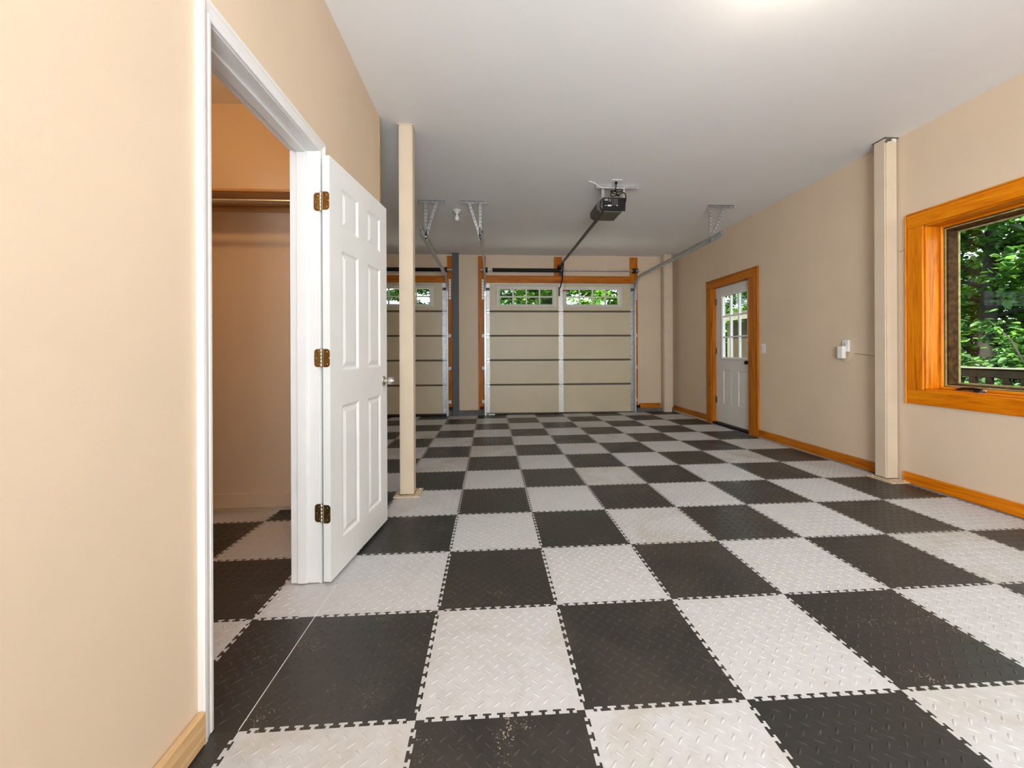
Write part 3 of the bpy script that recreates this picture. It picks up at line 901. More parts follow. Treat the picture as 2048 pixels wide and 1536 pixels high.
        for k in range(1, nb):
            x = wa + step * k
            put('muntin', MB().bbox(x - 0.014, x + 0.014, yi - 0.006, yi + 0.022, za, zb, 0.004), GWIN, wf)
        zm = (za + zb) / 2
        for k in range(nb):
            xa, xb = wa + step * k + (0.0145 if k else 0), wa + step * (k + 1) - (0.0145 if k < nb - 1 else 0)
            put('muntin', MB().bbox(xa, xb, yi - 0.005, yi + 0.021, zm - 0.012, zm + 0.012, 0.004), GWIN, wf)
            for (p0, p1) in ((za, zm - 0.0125), (zm + 0.0125, zb)):
                put('pane', MB().box(xa, xb, yi + 0.010, yi + 0.014, p0, p1), GLASS, wf)
    return t
garage_door(0.160, 2.930, 'cream five-section garage door in full view on the back wall', leak=True)
garage_door(-3.345, -0.572, 'cream garage door half hidden behind the post and closet door')

# ------------------------------------------------------------------ tracks with ceiling hangers
def track(x, sgn, label, hx, flag_mat=GALVL):
    """sgn: +1 the C opens to +x (door on that side)"""
    yv = YB - 0.085
    t = thing('door_track', (x, yv, 0), label, 'track')
    R = 0.33
    zt = 2.49
    path = [(x, yv, fz(x, yv) + 0.004), (x, yv, 1.0), (x, yv, zt - R)]
    for k in range(1, 13):
        a = k / 12 * math.pi / 2
        path.append((x, yv - R + R * math.cos(a), zt - R + R * math.sin(a)))
    w, d, th = 0.026, 0.026, 0.003
    pr = [(sgn * d, -w), (-sgn * d * 0.2, -w), (-sgn * d * 0.2, w), (sgn * d, w), (sgn * d, w - th), (-sgn * (d * 0.2 - th), w - th), (-sgn * (d * 0.2 - th), -w + th), (sgn * d, -w + th)]
    put('vertical_track', MB().sweep(path, pr, (1, 0, 0)), TRACKM, t)
    ye = 3.28
    h0 = Vector(path[-1])
    put('horizontal_track', MB().sweep([h0 + Vector((0, -0.001, 0)), (x, (h0.y + ye) / 2, zt), (x, ye, zt - 0.005)], pr, (1, 0, 0)), TRACKM, t)
    # reinforcing angle over the rear half of the track
    put('back_angle', MB().box(x - 0.002, x + 0.002, ye - 0.03, ye + 1.2, zt + 0.018, zt + 0.040).box(x - 0.002, x - sgn * 0.024, ye - 0.03, ye + 1.2, zt + 0.037, zt + 0.040), TRACKM, t)
    # jamb brackets
    for z in (0.215, 0.83, 1.43):
        put('jamb_bracket', MB().bbox(x - sgn * 0.052, x - sgn * 0.006, YB - 0.034, YB - 0.0285, z - 0.03, z + 0.03, 0.003).box(x - sgn * 0.012, x - sgn * 0.0065, yv + 0.0, YB - 0.030, z - 0.02, z + 0.02), WPLA, t)
    # flag bracket: punched plate
    fb = MB().bbox(x - sgn * 0.050, x - sgn * 0.012, YB - 0.036, YB - 0.029, 2.10, 2.47, 0.002)
    fbo = put('flag_bracket', fb, flag_mat, t)
    for k in range(6):
        put('slot', MB().bbox(x - sgn * 0.036, x - sgn * 0.026, YB - 0.0375, YB - 0.0362, 2.14 + k * 0.055, 2.165 + k * 0.055, 0.0005), BLACK, fbo)
    # bottom roller area
    put('photo_eye', MB().bbox(x - sgn * 0.085, x - sgn * 0.02, YB - 0.10, YB - 0.06, 0.075, 0.125, 0.006).cyl((x - sgn * 0.052, YB - 0.101, 0.1), (x - sgn * 0.052, YB - 0.11, 0.1), 0.012, 12), BLACK, t)
    # hanger: punched ceiling angle and two struts
    yb = 3.535
    xa, xb = hx
    an = MB().box(xa, xb, yb, yb + 0.034, ZC - 0.004, ZC - 0.0008)
    np_ = 16
    for k in range(np_):
        xx = xa + (xb - xa) * k / np_
        an.box(xx, xx + (xb - xa) / np_ * 0.6, yb - 0.002, yb + 0.001, ZC - 0.034, ZC - 0.001)
    an.box(xa, xb, yb - 0.002, yb + 0.001, ZC - 0.011, ZC - 0.001)
    an.box(xa, xb, yb - 0.002, yb + 0.001, ZC - 0.036, ZC - 0.028)
    put('ceiling_angle', an, GALV, t)
    xf_ = xb if abs(xb - x) > abs(xa - x) else xa
    foot = Vector((x - sgn * 0.012, yb + 0.004, zt + 0.005))
    for top in (Vector((x + (0.01 if xf_ > x else -0.01), yb + 0.004, ZC - 0.015)), Vector((x + (xf_ - x) * 0.60, yb + 0.004, ZC - 0.015))):
        dv = top - foot
        nrm = Vector((-dv.z, 0, dv.x)).normalized()
        mb = MB()
        a_, b_ = foot - dv.normalized() * 0.03, top
        mb._add([a_ - nrm * 0.014, a_ + nrm * 0.014, b_ + nrm * 0.014, b_ - nrm * 0.014,
                 a_ - nrm * 0.014 + Vector((0, 0.003, 0)), a_ + nrm * 0.014 + Vector((0, 0.003, 0)), b_ + nrm * 0.014 + Vector((0, 0.003, 0)), b_ - nrm * 0.014 + Vector((0, 0.003, 0))],
                [(0, 1, 2, 3), (4, 7, 6, 5), (0, 4, 5, 1), (1, 5, 6, 2), (2, 6, 7, 3), (3, 7, 4, 0)])
        # folded flange
        f0 = a_ + nrm * 0.014; f1 = b_ + nrm * 0.014
        dv2 = Vector((0, 0.022, 0))
        mb._add([f0, f1, f1 + dv2, f0 + dv2, f0 + nrm * 0.002, f1 + nrm * 0.002, f1 + nrm * 0.002 + dv2, f0 + nrm * 0.002 + dv2],
                [(0, 1, 2, 3), (4, 7, 6, 5), (0, 4, 5, 1), (1, 5, 6, 2), (2, 6, 7, 3), (3, 7, 4, 0)])
        so = put('strut', mb, GALV, t)
        L = dv.length
        nh = int(L / 0.042)
        hm = MB()
        for k in range(1, nh):
            c = foot + dv * (k / nh)
            hm.cyl(c + Vector((0, -0.0012, 0)), c + Vector((0, 0.0, 0)), 0.0055, 8)
        put('punched_holes', hm, BLACK, so, kind='stuff')
    put('bolt', MB().lathe([(0, 0), (0.012, 0), (0.012, 0.007), (0.006, 0.010), (0, 0.010)], foot + Vector((0, -0.004, 0.0)), (0, -1, 0), 6), GALVL, t)
    return t
track(0.130, 1, 'steel track left of the centre garage door with ceiling hanger', (-0.115, 0.205))
track(2.945, -1, 'steel track beside the right wall running to its ceiling hanger', (2.93, 3.258))
track(-0.537, -1, 'steel track of the half-hidden garage door with ceiling hanger', (-0.617, -0.300))

# ------------------------------------------------------------------ torsion springs
def spring(x0, x1, s0, s1, xc, label):
    z, y = 2.634, YB - 0.085
    t = thing('torsion_spring', ((x0 + x1) / 2, y, z), label, 'spring')
    put('shaft', MB().cyl((x0, y, z), (x1, y, z), 0.0125, 12), GALV, t, smooth=True)
    if s1 > s0:
        pts = []
        turns = 110
        for k in range(turns * 10 + 1):
            a = 2 * math.pi * k / 10
            pts.append((s0 + (s1 - s0) * k / (turns * 10), y + 0.030 * math.cos(a), z + 0.030 * math.sin(a)))
        put('coil', MB().tube(pts, 0.0058, 5), BLKM, t, smooth=True)
        put('winding_cone', MB().lathe([(0.012, -0.03), (0.032, -0.03), (0.037, -0.018), (0.037, 0.0), (0.026, 0.004), (0.024, 0.03), (0.012, 0.03)], (s0 - 0.002, y, z), (1, 0, 0), 18), BLKM, t, smooth=True)
        put('stationary_cone', MB().lathe([(0.012, 0.03), (0.034, 0.03), (0.034, 0.0), (0.026, -0.004), (0.024, -0.03), (0.012, -0.03)], (s1 + 0.002, y, z), (1, 0, 0), 18), BLKM, t, smooth=True)
    for hx in (x0 + 0.12, x1 - 0.12):
        put('cable_drum', MB().lathe([(0.0126, -0.022), (0.050, -0.022), (0.052, -0.016), (0.044, -0.012), (0.044, 0.010), (0.052, 0.014), (0.05, 0.02), (0.0126, 0.022)], (hx, y, z), (1, 0, 0), 22), BLKM, t, smooth=True)
    for hx in (x0 + 0.06, x1 - 0.06):
        put('bearing_plate', MB().bbox(hx - 0.002, hx + 0.002, y - 0.05, YB - 0.0285, z - 0.05, z + 0.05, 0.001), GALV, t)
    put('centre_bracket', MB().bbox(xc - 0.03, xc + 0.03, YB - 0.036, YB - 0.029, z - 0.085, z + 0.05, 0.002).box(xc - 0.003, xc + 0.003, y - 0.03, YB - 0.036, z - 0.075, z + 0.035), GREYP, t)
    return t
spring(0.048, 3.044, 0.31, 1.50, 1.545, 'black torsion spring on a shaft above the centre garage door')
spring(-3.46, -0.452, -1.95, -0.69, -2.0, 'black torsion spring above the half-hidden garage door')

# ------------------------------------------------------------------ door opener
op = thing('garage_door_opener', (1.575, 3.15, 2.64), 'black ceiling-hung garage door opener with rail and coiled cord', 'door opener')
bx0, bx1, by0, by1, bz0, bz1 = 1.448, 1.702, 3.01, 3.29, 2.632, 2.790
HOUS = plain('opener_grey_housing', (0.075, 0.068, 0.058), 0.5, var=0.1)
prof = [(bx0 + 0.02, bz0), (bx1 - 0.045, bz0), (bx1, bz0 + 0.05), (bx1, bz1), (bx0, bz1), (bx0 - 0.02, bz0 + 0.06)]
put('housing', MB().prism(prof, lambda u, v, a: Vector((u, a, v)), by0, by1), HOUS, op)
put('side_cover', MB().prism([(bx0 - 0.003, bz1 - 0.002), (bx0 - 0.05, bz1 - 0.05), (bx0 - 0.05, bz0 + 0.045), (bx0 + 0.01, bz0 + 0.004), (bx0 - 0.021, bz0 + 0.06)], lambda u, v, a: Vector((u, a, v)), by0 + 0.04, by1 + 0.05), HOUS, op)
rp = put('rear_panel', MB().bbox(bx0 + 0.004, bx1 - 0.004, by0 - 0.006, by0 - 0.0004, bz0 + 0.012, bz1 - 0.002, 0.002), BLACK, op)
def ringprint(cx, cz, r, w, par, mat):
    mb = MB(); n = 20
    vs_ = []
    for i in range(n):
        a = 2 * math.pi * i / n
        for rr in (r - w, r):
            for yy in (by0 - 0.0062, by0 - 0.0070):
                vs_.append((cx + rr * math.cos(a), yy, cz + rr * math.sin(a) * 1.0))
    fs = []
    for i in range(n):
        j = (i + 1) % n
        fs += [(i * 4 + 1, j * 4 + 1, j * 4 + 3, i * 4 + 3), (i * 4 + 2, i * 4 + 3, j * 4 + 3, j * 4 + 2), (i * 4, j * 4, j * 4 + 1, i * 4 + 1)]
    mb._add(vs_, fs)
    put('logo_ring', mb, mat, par)
ringprint(1.480, 2.764, 0.0105, 0.004, rp, WPLA)
ringprint(1.497, 2.764, 0.0105, 0.004, rp, WPLA)
def lab(x0, x1, z0, z1, mat, nm='print_line'):
    put(nm, MB().box(x0, x1, by0 - 0.0070, by0 - 0.0062, z0, z1), mat, rp)
lab(1.503, 1.545, 2.694, 2.710, WPLA, 'white_label')
lab(1.470, 1.492, 2.697, 2.705, GREYPL)
for k in range(4): lab(1.516, 1.541, 2.770 - k * 0.0085, 2.774 - k * 0.0085, GREYPL)
for r_ in range(5):
    for c_ in range(3):
        lab(1.553 + c_ * 0.023, 1.567 + c_ * 0.023, 2.768 - r_ * 0.0155, 2.773 - r_ * 0.0155, GREYPL)
lab(1.600, 1.615, 2.699, 2.707, WPLA)
for xx in (1.462, 1.690):
    put('hanger_strap', MB().bbox(xx - 0.016, xx + 0.016, 3.036, 3.040, bz1 - 0.05 if xx > 1.6 else bz1 - 0.03, ZC - 0.006, 0.001), GALV, op)
ha = MB().box(1.383, 1.849, 3.02, 3.054, ZC - 0.0045, ZC - 0.0008).box(1.383, 1.849, 3.018, 3.022, ZC - 0.038, ZC - 0.001)
hb = put('hanger_angle', ha, GALV, op)
put('hanger_angle_slots', (lambda mb: [mb.bbox(1.40 + k * 0.03, 1.415 + k * 0.03, 3.0172, 3.0179, ZC - 0.026, ZC - 0.014, 0.0002) for k in range(15)] and mb)(MB()), GREYPL, hb, kind='stuff')
put('rail', MB().bbox(1.500, 1.530, by1 + 0.001, YB - 0.08, 2.688, 2.722, 0.003), GREYP, op)
put('header_bracket', MB().bbox(1.488, 1.500, YB - 0.13, YB - 0.029, 2.665, 2.735, 0.002).bbox(1.530, 1.542, YB - 0.13, YB - 0.029, 2.665, 2.735, 0.002).cyl((1.485, YB - 0.09, 2.70), (1.545, YB - 0.09, 2.70), 0.03, 14), BLKM, op)
tr = put('trolley', MB().bbox(1.496, 1.536, 5.70, 5.86, 2.655, 2.687, 0.004), BLKM, op)
arm = MB().tube([(1.532, 5.80, 2.66), (1.545, 5.93, 2.46), (1.530, 6.03, 2.33), (1.512, 6.085, 2.29), (1.512, 6.088, 2.16)], 0.012, 8)
put('door_arm', arm, BLKM, op)
put('arm_bracket', MB().bbox(1.500, 1.524, 6.07, YB - 0.0565, 2.27, 2.32, 0.002), GREYP, op)
rc = put('release_cord', MB().tube([(1.545, 5.72, 2.654), (1.55, 5.72, 2.5), (1.551, 5.72, 2.215)], 0.0028, 6), RED, op)
put('release_handle', MB().tube([(1.508, 5.72, 2.198), (1.525, 5.72, 2.208), (1.551, 5.72, 2.211), (1.577, 5.72, 2.208), (1.594, 5.72, 2.198)], [0.007, 0.011, 0.012, 0.011, 0.007], 8), RED, rc, smooth=True)
# power cord: plug at the ceiling outlet, loose coils on top of the housing
cp_ = []
P0 = Vector((1.568, 2.915, ZC - 0.025))
ctrl = [P0, (1.570, 2.92, 2.88), (1.574, 2.95, 2.845), (1.60, 2.975, 2.815), (1.625, 2.99, 2.795), (1.60, 2.985, 2.81), (1.55, 2.985, 2.832), (1.533, 2.99, 2.848), (1.545, 2.99, 2.856), (1.60, 2.985, 2.842), (1.648, 2.985, 2.848),
        (1.66, 2.985, 2.865), (1.635, 2.985, 2.874), (1.585, 2.985, 2.86), (1.545, 2.985, 2.838), (1.530, 2.985, 2.80), (1.56, 2.985, 2.795), (1.62, 2.985, 2.81), (1.662, 2.985, 2.838), (1.688, 2.985, 2.822), (1.70, 2.99, 2.78), (1.694, 2.996, 2.735), (1.672, 3.003, 2.715)]
ctrl = [Vector(c) for c in ctrl]
for k in range(len(ctrl) - 1):
    p0, p1, p2, p3 = ctrl[max(k - 1, 0)], ctrl[k], ctrl[k + 1], ctrl[min(k + 2, len(ctrl) - 1)]
    for q in range(5):
        u = q / 5
        cp_.append(0.5 * ((2 * p1) + (p2 - p0) * u + (2 * p0 - 5 * p1 + 4 * p2 - p3) * u * u + (3 * p1 - p0 - 3 * p2 + p3) * u ** 3))
cp_.append(ctrl[-1])
pcd = put('power_cord', MB().tube(cp_, 0.0055, 7), BLACK, op, smooth=True)
put('plug', MB().lathe([(0, 0), (0.013, 0), (0.014, 0.018), (0.009, 0.026), (0.005, 0.036), (0, 0.036)], (1.567, 2.912, ZC - 0.0095), (0.06, 0.15, -1), 14), BLACK, pcd)
ol = thing('ceiling_outlet', (1.567, 2.91, ZC), 'white outlet plate on the ceiling above the opener', 'outlet')
put('plate', MB().bbox(1.510, 1.625, 2.875, 2.945, ZC - 0.007, ZC - 0.0005, 0.002), WPLA, ol)
put('receptacle', MB().lathe([(0, 0), (0.017, 0), (0.017, 0.0015), (0, 0.0015)], (1.567, 2.911, ZC - 0.0072), (0, 0, -1), 18), WPLA, ol)
wr = MB().tube([(1.28, 2.93, ZC - 0.004), (1.34, 2.96, ZC - 0.005), (1.40, 3.0, ZC - 0.02), (1.44, 3.012, ZC - 0.032), (1.53, 3.013, ZC - 0.034), (1.62, 3.013, ZC - 0.037), (1.685, 3.013, ZC - 0.038), (1.692, 3.02, ZC - 0.06), (1.69, 3.03, ZC - 0.13)], 0.0045, 7)
tag(put('bell_wire', wr, WPLA, smooth=True), 'thin white wire running along the opener hanger bar', 'wire')

# ------------------------------------------------------------------ ceiling bulb holders
def bulb_holder(x, y, label, lit, col=(1.0, 0.86, 0.68)):
    t = thing('ceiling_light', (x, y, ZC), label, 'light')
    put('holder_base', MB().lathe([(0, 0.0005), (0.056, 0.0005), (0.058, 0.006), (0.048, 0.016), (0.030, 0.026), (0.024, 0.036), (0.024, 0.046), (0, 0.046)], (x, y, ZC), (0, 0, -1), 26), WPLA, t, smooth=True)
    mat = plain('lit_bulb', (0.9, 0.85, 0.75), 0.3, emit=((1.0, 0.86, 0.66), 6.0)) if lit else plain('bulb_glass', (0.88, 0.87, 0.85), 0.15)
    b = put('bulb', MB().lathe([(0.013, 0.046), (0.014, 0.062), (0.020, 0.076), (0.029, 0.092), (0.031, 0.106), (0.027, 0.120), (0.016, 0.131), (0, 0.135)], (x, y, ZC), (0, 0, -1), 22), mat, t, smooth=True)
    if lit:
        light('bulb_light', 'POINT', (x, y, ZC - 0.19), lit, col, shadow_soft_size=0.04)
    return t
bulb_holder(-0.185, 3.86, 'bare unlit bulb in a white ceiling holder near the tracks', 0)
bulb_holder(1.66, 0.42, 'lit bare bulb in a ceiling holder just above the view', 6)
bulb_holder(-1.5, 0.6, 'lit warm bulb on the closet ceiling out of view', 12, (1.0, 0.62, 0.29))
bulb_holder(1.2, -2.4, 'added lit fill bulb on the ceiling behind the view', 6)  # unseen bulb added to brighten the right wall and near ceiling
bulb_holder(-2.9, 4.2, 'added lit fill bulb in the side bay hidden by the closet', 4, (1.0, 0.74, 0.46))  # unseen bulb added for warm light towards the back wall

# ------------------------------------------------------------------ side window
w1 = thing('window_1', (XR, 1.02, 0.69), 'wide casement window in varnished orange pine on the right wall', kind='structure')
oy0, oy1, oz0, oz1 = 0.148, 1.888, 0.688, 2.232
iy0, iy1, iz0, iz1 = 0.27, 1.766, 0.802, 2.122
cd = 0.020
def wb(name, x0, x1, y0, y1, z0, z1, ax, b=0.004, par=w1):
    return put(name, MB().bbox(x0, x1, y0, y1, z0, z1, b), WWOOD[ax], par)
wb('casing_board', XR - cd, XR - 0.0005, oy0, oy1, iz1, oz1, 1)
wb('casing_board', XR - cd, XR - 0.0005, oy0, oy1, oz0, iz0, 1)
wb('casing_board', XR - cd, XR - 0.0005, iy1, oy1, iz0 + 0.0005, iz1 - 0.0005, 2)
wb('casing_board', XR - cd, XR - 0.0005, oy0, iy0, iz0 + 0.0005, iz1 - 0.0005, 2)
wb('edge_band', XR - cd - 0.006, XR - 0.0005, oy1, oy1 + 0.012, oz0 - 0.004, oz1 + 0.004, 2)
wb('edge_band', XR - cd - 0.006, XR - 0.0005, oy0 - 0.012, oy1, oz1, oz1 + 0.012, 1)
xb_ = 3.835
wb('jamb_board', XR - 0.002, xb_, iy1 - 0.012, iy1 + 0.006, iz0 + 0.013, iz1 - 0.012, 2)
wb('jamb_board', XR - 0.002, xb_, iy0 - 0.006, iy0 + 0.012, iz0 + 0.013, iz1 - 0.012, 2)
wb('jamb_board', XR - 0.002, xb_, iy0, iy1, iz1 - 0.0115, iz1 + 0.006, 1)
wb('sill', XR - 0.002, xb_, iy0, iy1, iz0 - 0.006, iz0 + 0.0125, 1)
wb('stop_bead', xb_ - 0.028, xb_ - 0.006, iy1 - 0.030, iy1 - 0.0125, iz0 + 0.0135, iz1 - 0.0125, 2)
wb('stop_bead', xb_ - 0.028, xb_ - 0.006, iy0 + 0.031, iy1 - 0.0305, iz1 - 0.030, iz1 - 0.0125, 1)
wb('inner_stool', xb_ - 0.045, xb_ - 0.001, iy0 + 0.031, iy1 - 0.031, iz0 + 0.013, iz0 + 0.034, 1)
# dark gasket, sash and glass
sy0, sy1, sz0, sz1 = iy0 + 0.013, iy1 - 0.013, iz0 + 0.035, iz1 - 0.031
def frame4(x0, x1, y0, y1, z0, z1, w, mat, name, par):
    mb = MB()
    mb.box(x0, x1, y0, y0 + w, z0, z1); mb.box(x0, x1, y1 - w, y1, z0, z1)
    mb.box(x0, x1, y0 + w, y1 - w, z0, z0 + w); mb.box(x0, x1, y0 + w, y1 - w, z1 - w, z1)
    return put(name, mb, mat, par)
frame4(xb_, xb_ + 0.035, iy0 - 0.006, iy1 + 0.006, iz0 - 0.006, iz1 + 0.006, 0.03, BRONZE, 'gasket', w1)
sa = frame4(xb_ + 0.012, xb_ + 0.10, sy0 + 0.012, sy1 - 0.006, sz0 - 0.006, sz1, 0.026, SASH, 'sash', w1)
frame4(xb_ + 0.090, xb_ + 0.105, sy0 + 0.036, sy1 - 0.0275, sz0 + 0.0205, sz1 - 0.0265, 0.010, SASHE, 'glazing_bead', sa)
frame4(xb_ + 0.004, xb_ + 0.0118, sy0 + 0.020, sy1 - 0.010, sz0 + 0.002, sz1 - 0.004, 0.008, SASHE, 'sash_bead', sa)
put('pane', MB().box(xb_ + 0.094, xb_ + 0.099, sy0 + 0.045, sy1 - 0.037, sz0 + 0.030, sz1 - 0.036), GLASS, sa)
# crank handle on the sill
ch = put('crank_base', MB().lathe([(0, 0), (0.030, 0), (0.030, 0.006), (0.022, 0.014), (0.012, 0.02), (0, 0.02)], (3.775, 1.47, iz0 + 0.0125), (0, 0, 1), 18), BRONZE, w1, smooth=True)
put('crank_handle', MB().tube([(3.770, 1.455, iz0 + 0.030), (3.766, 1.50, iz0 + 0.036), (3.764, 1.545, iz0 + 0.034), (3.762, 1.585, iz0 + 0.026), (3.762, 1.60, iz0 + 0.024)], [0.012, 0.013, 0.0105, 0.009, 0.006], 10), BRONZE, ch, smooth=True)
put('maker_sticker', MB().box(xb_ - 0.0465, xb_ - 0.0455, 1.44, 1.53, iz0 + 0.018, iz0 + 0.030), WPLA, w1)

# ------------------------------------------------------------------ side door
def wbd(name, x0, x1, y0, y1, z0, z1, ax, par):
    return put(name, MB().bbox(x0, x1, y0, y1, z0, z1, 0.003), WOOD[ax], par)
t2 = thing('trim_11', (XR, 4.34, 0.02), 'orange pine frame round the side door', kind='structure')
zc0 = fz(XR, 4.3) + 0.003
wbd('casing_board', XR - 0.02, XR - 0.0005, 3.735, 4.950, 2.108, 2.215, 1, t2)
wbd('casing_board', XR - 0.02, XR - 0.0005, 3.735, 3.852, zc0, 2.1075, 2, t2)
wbd('casing_board', XR - 0.02, XR - 0.0005, 4.818, 4.950, zc0, 2.1075, 2, t2)
wbd('casing_edge', XR - 0.027, XR - 0.0005, 3.722, 3.7345, zc0, 2.228, 2, t2)
wbd('casing_edge', XR - 0.027, XR - 0.0005, 3.735, 4.962, 2.2155, 2.228, 1, t2)
wbd('jamb_board', XR - 0.002, XR + 0.10, 3.925, 3.944, zc0, 2.105, 2, t2)
wbd('jamb_board', XR - 0.002, XR + 0.10, 4.808, 4.832, zc0, 2.105, 2, t2)
wbd('jamb_board', XR - 0.002, XR + 0.10, 3.944, 4.808, 2.106, 2.124, 1, t2)
wbd('jamb_reveal', XR - 0.012, XR - 0.0005, 3.8525, 3.926, zc0, 2.1075, 2, t2)
put('threshold', MB().bbox(XR - 0.004, XR + 0.14, 3.9445, 4.8075, fz(XR, 4.3) - 0.004, 0.036, 0.004), BLACK, t2)
d2 = thing('door_2', (XR + 0.06, 4.376, 0.04), 'off-white side door with nine-pane window and two lower panels', kind='structure')
lx0, lx1 = XR + 0.055, XR + 0.097
def mfn(u, d, z):        # u: from the hinge side (far) towards the camera
    return Vector((lx0 - d, 4.803 - u, z))
LW = 0.854
us = [0, 0.185, 0.40, 0.545, 0.775, LW]
zs = [0.042, 0.325, 0.850, 0.955]
mb = MB(); rects = []
panelled_face(mb, us, zs, {(1, 1), (3, 1)}, mfn, rects)
gu0, gu1, gz0, gz1 = 0.178, 0.772, 1.025, 1.960
for r in ((0, LW, 0.955, gz0), (0, LW, gz1, 2.100), (0, gu0, gz0, gz1), (gu1, LW, gz0, gz1)):
    mb._add([mfn(r[0], 0, r[2]), mfn(r[1], 0, r[2]), mfn(r[1], 0, r[3]), mfn(r[0], 0, r[3])], [(0, 1, 2, 3)])
    mb._add([mfn(r[0], -0.042, r[2]), mfn(r[1], -0.042, r[2]), mfn(r[1], -0.042, r[3]), mfn(r[0], -0.042, r[3])], [(0, 1, 2, 3)])
mb._add([mfn(0, -0.042, 0.042), mfn(LW, -0.042, 0.042), mfn(LW, -0.042, 0.955), mfn(0, -0.042, 0.955)], [(0, 1, 2, 3)])
for (u0, u1, z0, z1) in ((0, LW, 0.042, 2.100), (gu0, gu1, gz0, gz1)):
    a = [mfn(u0, 0, z0), mfn(u1, 0, z0), mfn(u1, 0, z1), mfn(u0, 0, z1)]
    b = [mfn(u0, -0.042, z0), mfn(u1, -0.042, z0), mfn(u1, -0.042, z1), mfn(u0, -0.042, z1)]
    mb._add(a + b, [(i, (i + 1) % 4, 4 + (i + 1) % 4, 4 + i) for i in range(4)])
put('leaf', mb, MDOOR, d2)
for r in rects:
    put('panel', raised_panel(r, mfn, ((0, 0), (0.004, 0.003), (0.014, 0.003), (0.022, -0.006), (0.040, -0.001))), MDOOR, d2)
# lite frame, muntins, nine panes
mb = MB()
def lring(e, d):
    return [mfn(gu0 - e, d, gz0 - e), mfn(gu1 + e, d, gz0 - e), mfn(gu1 + e, d, gz1 + e), mfn(gu0 - e, d, gz1 + e)]
rg = [lring(0.026, 0.0003), lring(0.022, 0.012), lring(0.006, 0.014), lring(-0.010, 0.004), lring(-0.010, -0.012), lring(0.0, -0.012)]
mb._add([q for r in rg for q in r], [(k * 4 + i, k * 4 + (i + 1) % 4, (k + 1) * 4 + (i + 1) % 4, (k + 1) * 4 + i) for k in range(len(rg) - 1) for i in range(4)])
lf = put('lite_frame', mb, WHITE, d2)
cw, chh = (gu1 - gu0) / 3, (gz1 - gz0) / 3
MUNT = plain('white_muntin', (0.84, 0.83, 0.80), 0.4)
for k in (1, 2):
    u = gu0 + cw * k
    p0, p1 = mfn(u - 0.012, 0.006, gz0 + 0.01), mfn(u + 0.012, -0.030, gz1 - 0.01)
    put('muntin', MB().bbox(p0.x, p1.x, p1.y, p0.y, p0.z, p1.z, 0.003), MUNT, lf)
for k in range(3):
    for q in (1, 2):
        ua, ub = gu0 + cw * k + (0.0125 if k else 0.010), gu0 + cw * (k + 1) - (0.0125 if k < 2 else 0.010)
        z = gz0 + chh * q
        p0, p1 = mfn(ua, 0.005, z - 0.011), mfn(ub, -0.029, z + 0.011)
        put('muntin', MB().bbox(p0.x, p1.x, p1.y, p0.y, p0.z, p1.z, 0.003), MUNT, lf)
    for q in range(3):
        ua, ub = gu0 + cw * k + 0.0128, gu0 + cw * (k + 1) - 0.0128
        za, zb = gz0 + chh * q + 0.0115, gz0 + chh * (q + 1) - 0.0115
        p0, p1 = mfn(ua, -0.014, za), mfn(ub, -0.018, zb)
        put('pane', MB().box(p0.x, p1.x, p1.y, p0.y, p0.z, p1.z), GLASS, lf)
put('knob', MB().lathe([(0, 0), (0.032, 0), (0.032, 0.006), (0.012, 0.010), (0.011, 0.03), (0.022, 0.036), (0.028, 0.048), (0.026, 0.058), (0.014, 0.064), (0, 0.065)], mfn(0.797, 0.0003, 0.968), (-1, 0, 0), 20), BLACK, d2, smooth=True)
put('deadbolt', MB().lathe([(0, 0), (0.026, 0), (0.024, 0.008), (0, 0.010)], mfn(0.812, 0.0003, 1.115), (-1, 0, 0), 18), BLACK, d2, smooth=True)
for hz in (1.889, 1.129, 0.375):
    put('hinge', MB().cyl((lx0 - 0.008, 4.803, hz - 0.05), (lx0 - 0.008, 4.803, hz + 0.05), 0.0075, 10).box(lx0 - 0.003, lx0 - 0.0005, 4.775, 4.803, hz - 0.048, hz + 0.048), BRASSD, d2)

# ------------------------------------------------------------------ wall fittings
sw = thing('light_switch', (XR, 3.646, 1.10), 'white rocker light switch right of the side door', 'switch')
put('plate', MB().bbox(XR - 0.007, XR - 0.0005, 3.606, 3.682, 1.096, 1.216, 0.003), WPLA, sw)
put('rocker', MB().bbox(XR - 0.010, XR - 0.0072, 3.630, 3.660, 1.122, 1.190, 0.002), WPLA, sw)
oc = thing('wall_control', (XR, 2.47, 1.10), 'white wall control with round button and small white box', 'control')
put('plate', MB().bbox(XR - 0.018, XR - 0.0005, 2.428, 2.498, 1.112, 1.226, 0.003), WPLA, oc)
put('button', MB().lathe([(0, 0), (0.017, 0), (0.017, 0.003), (0.012, 0.004), (0, 0.004)], (XR - 0.0182, 2.466, 1.186), (-1, 0, 0), 18), plain('button_grey', (0.55, 0.54, 0.52), 0.4), oc)
put('transmitter_box', MB().bbox(XR - 0.058, XR - 0.0185, 2.452, 2.512, 1.048, 1.166, 0.004), WPLA, oc)
put('lead', MB().tube([(XR - 0.030, 2.478, 1.047), (XR - 0.014, 2.474, 1.022), (XR - 0.004, 2.462, 1.005), (XR - 0.003, 2.43, 1.000), (XR - 0.003, 2.400, 1.025), (XR - 0.003, 2.394, 1.06), (XR - 0.003, 2.386, 1.095)], 0.002, 6), WALL, oc)
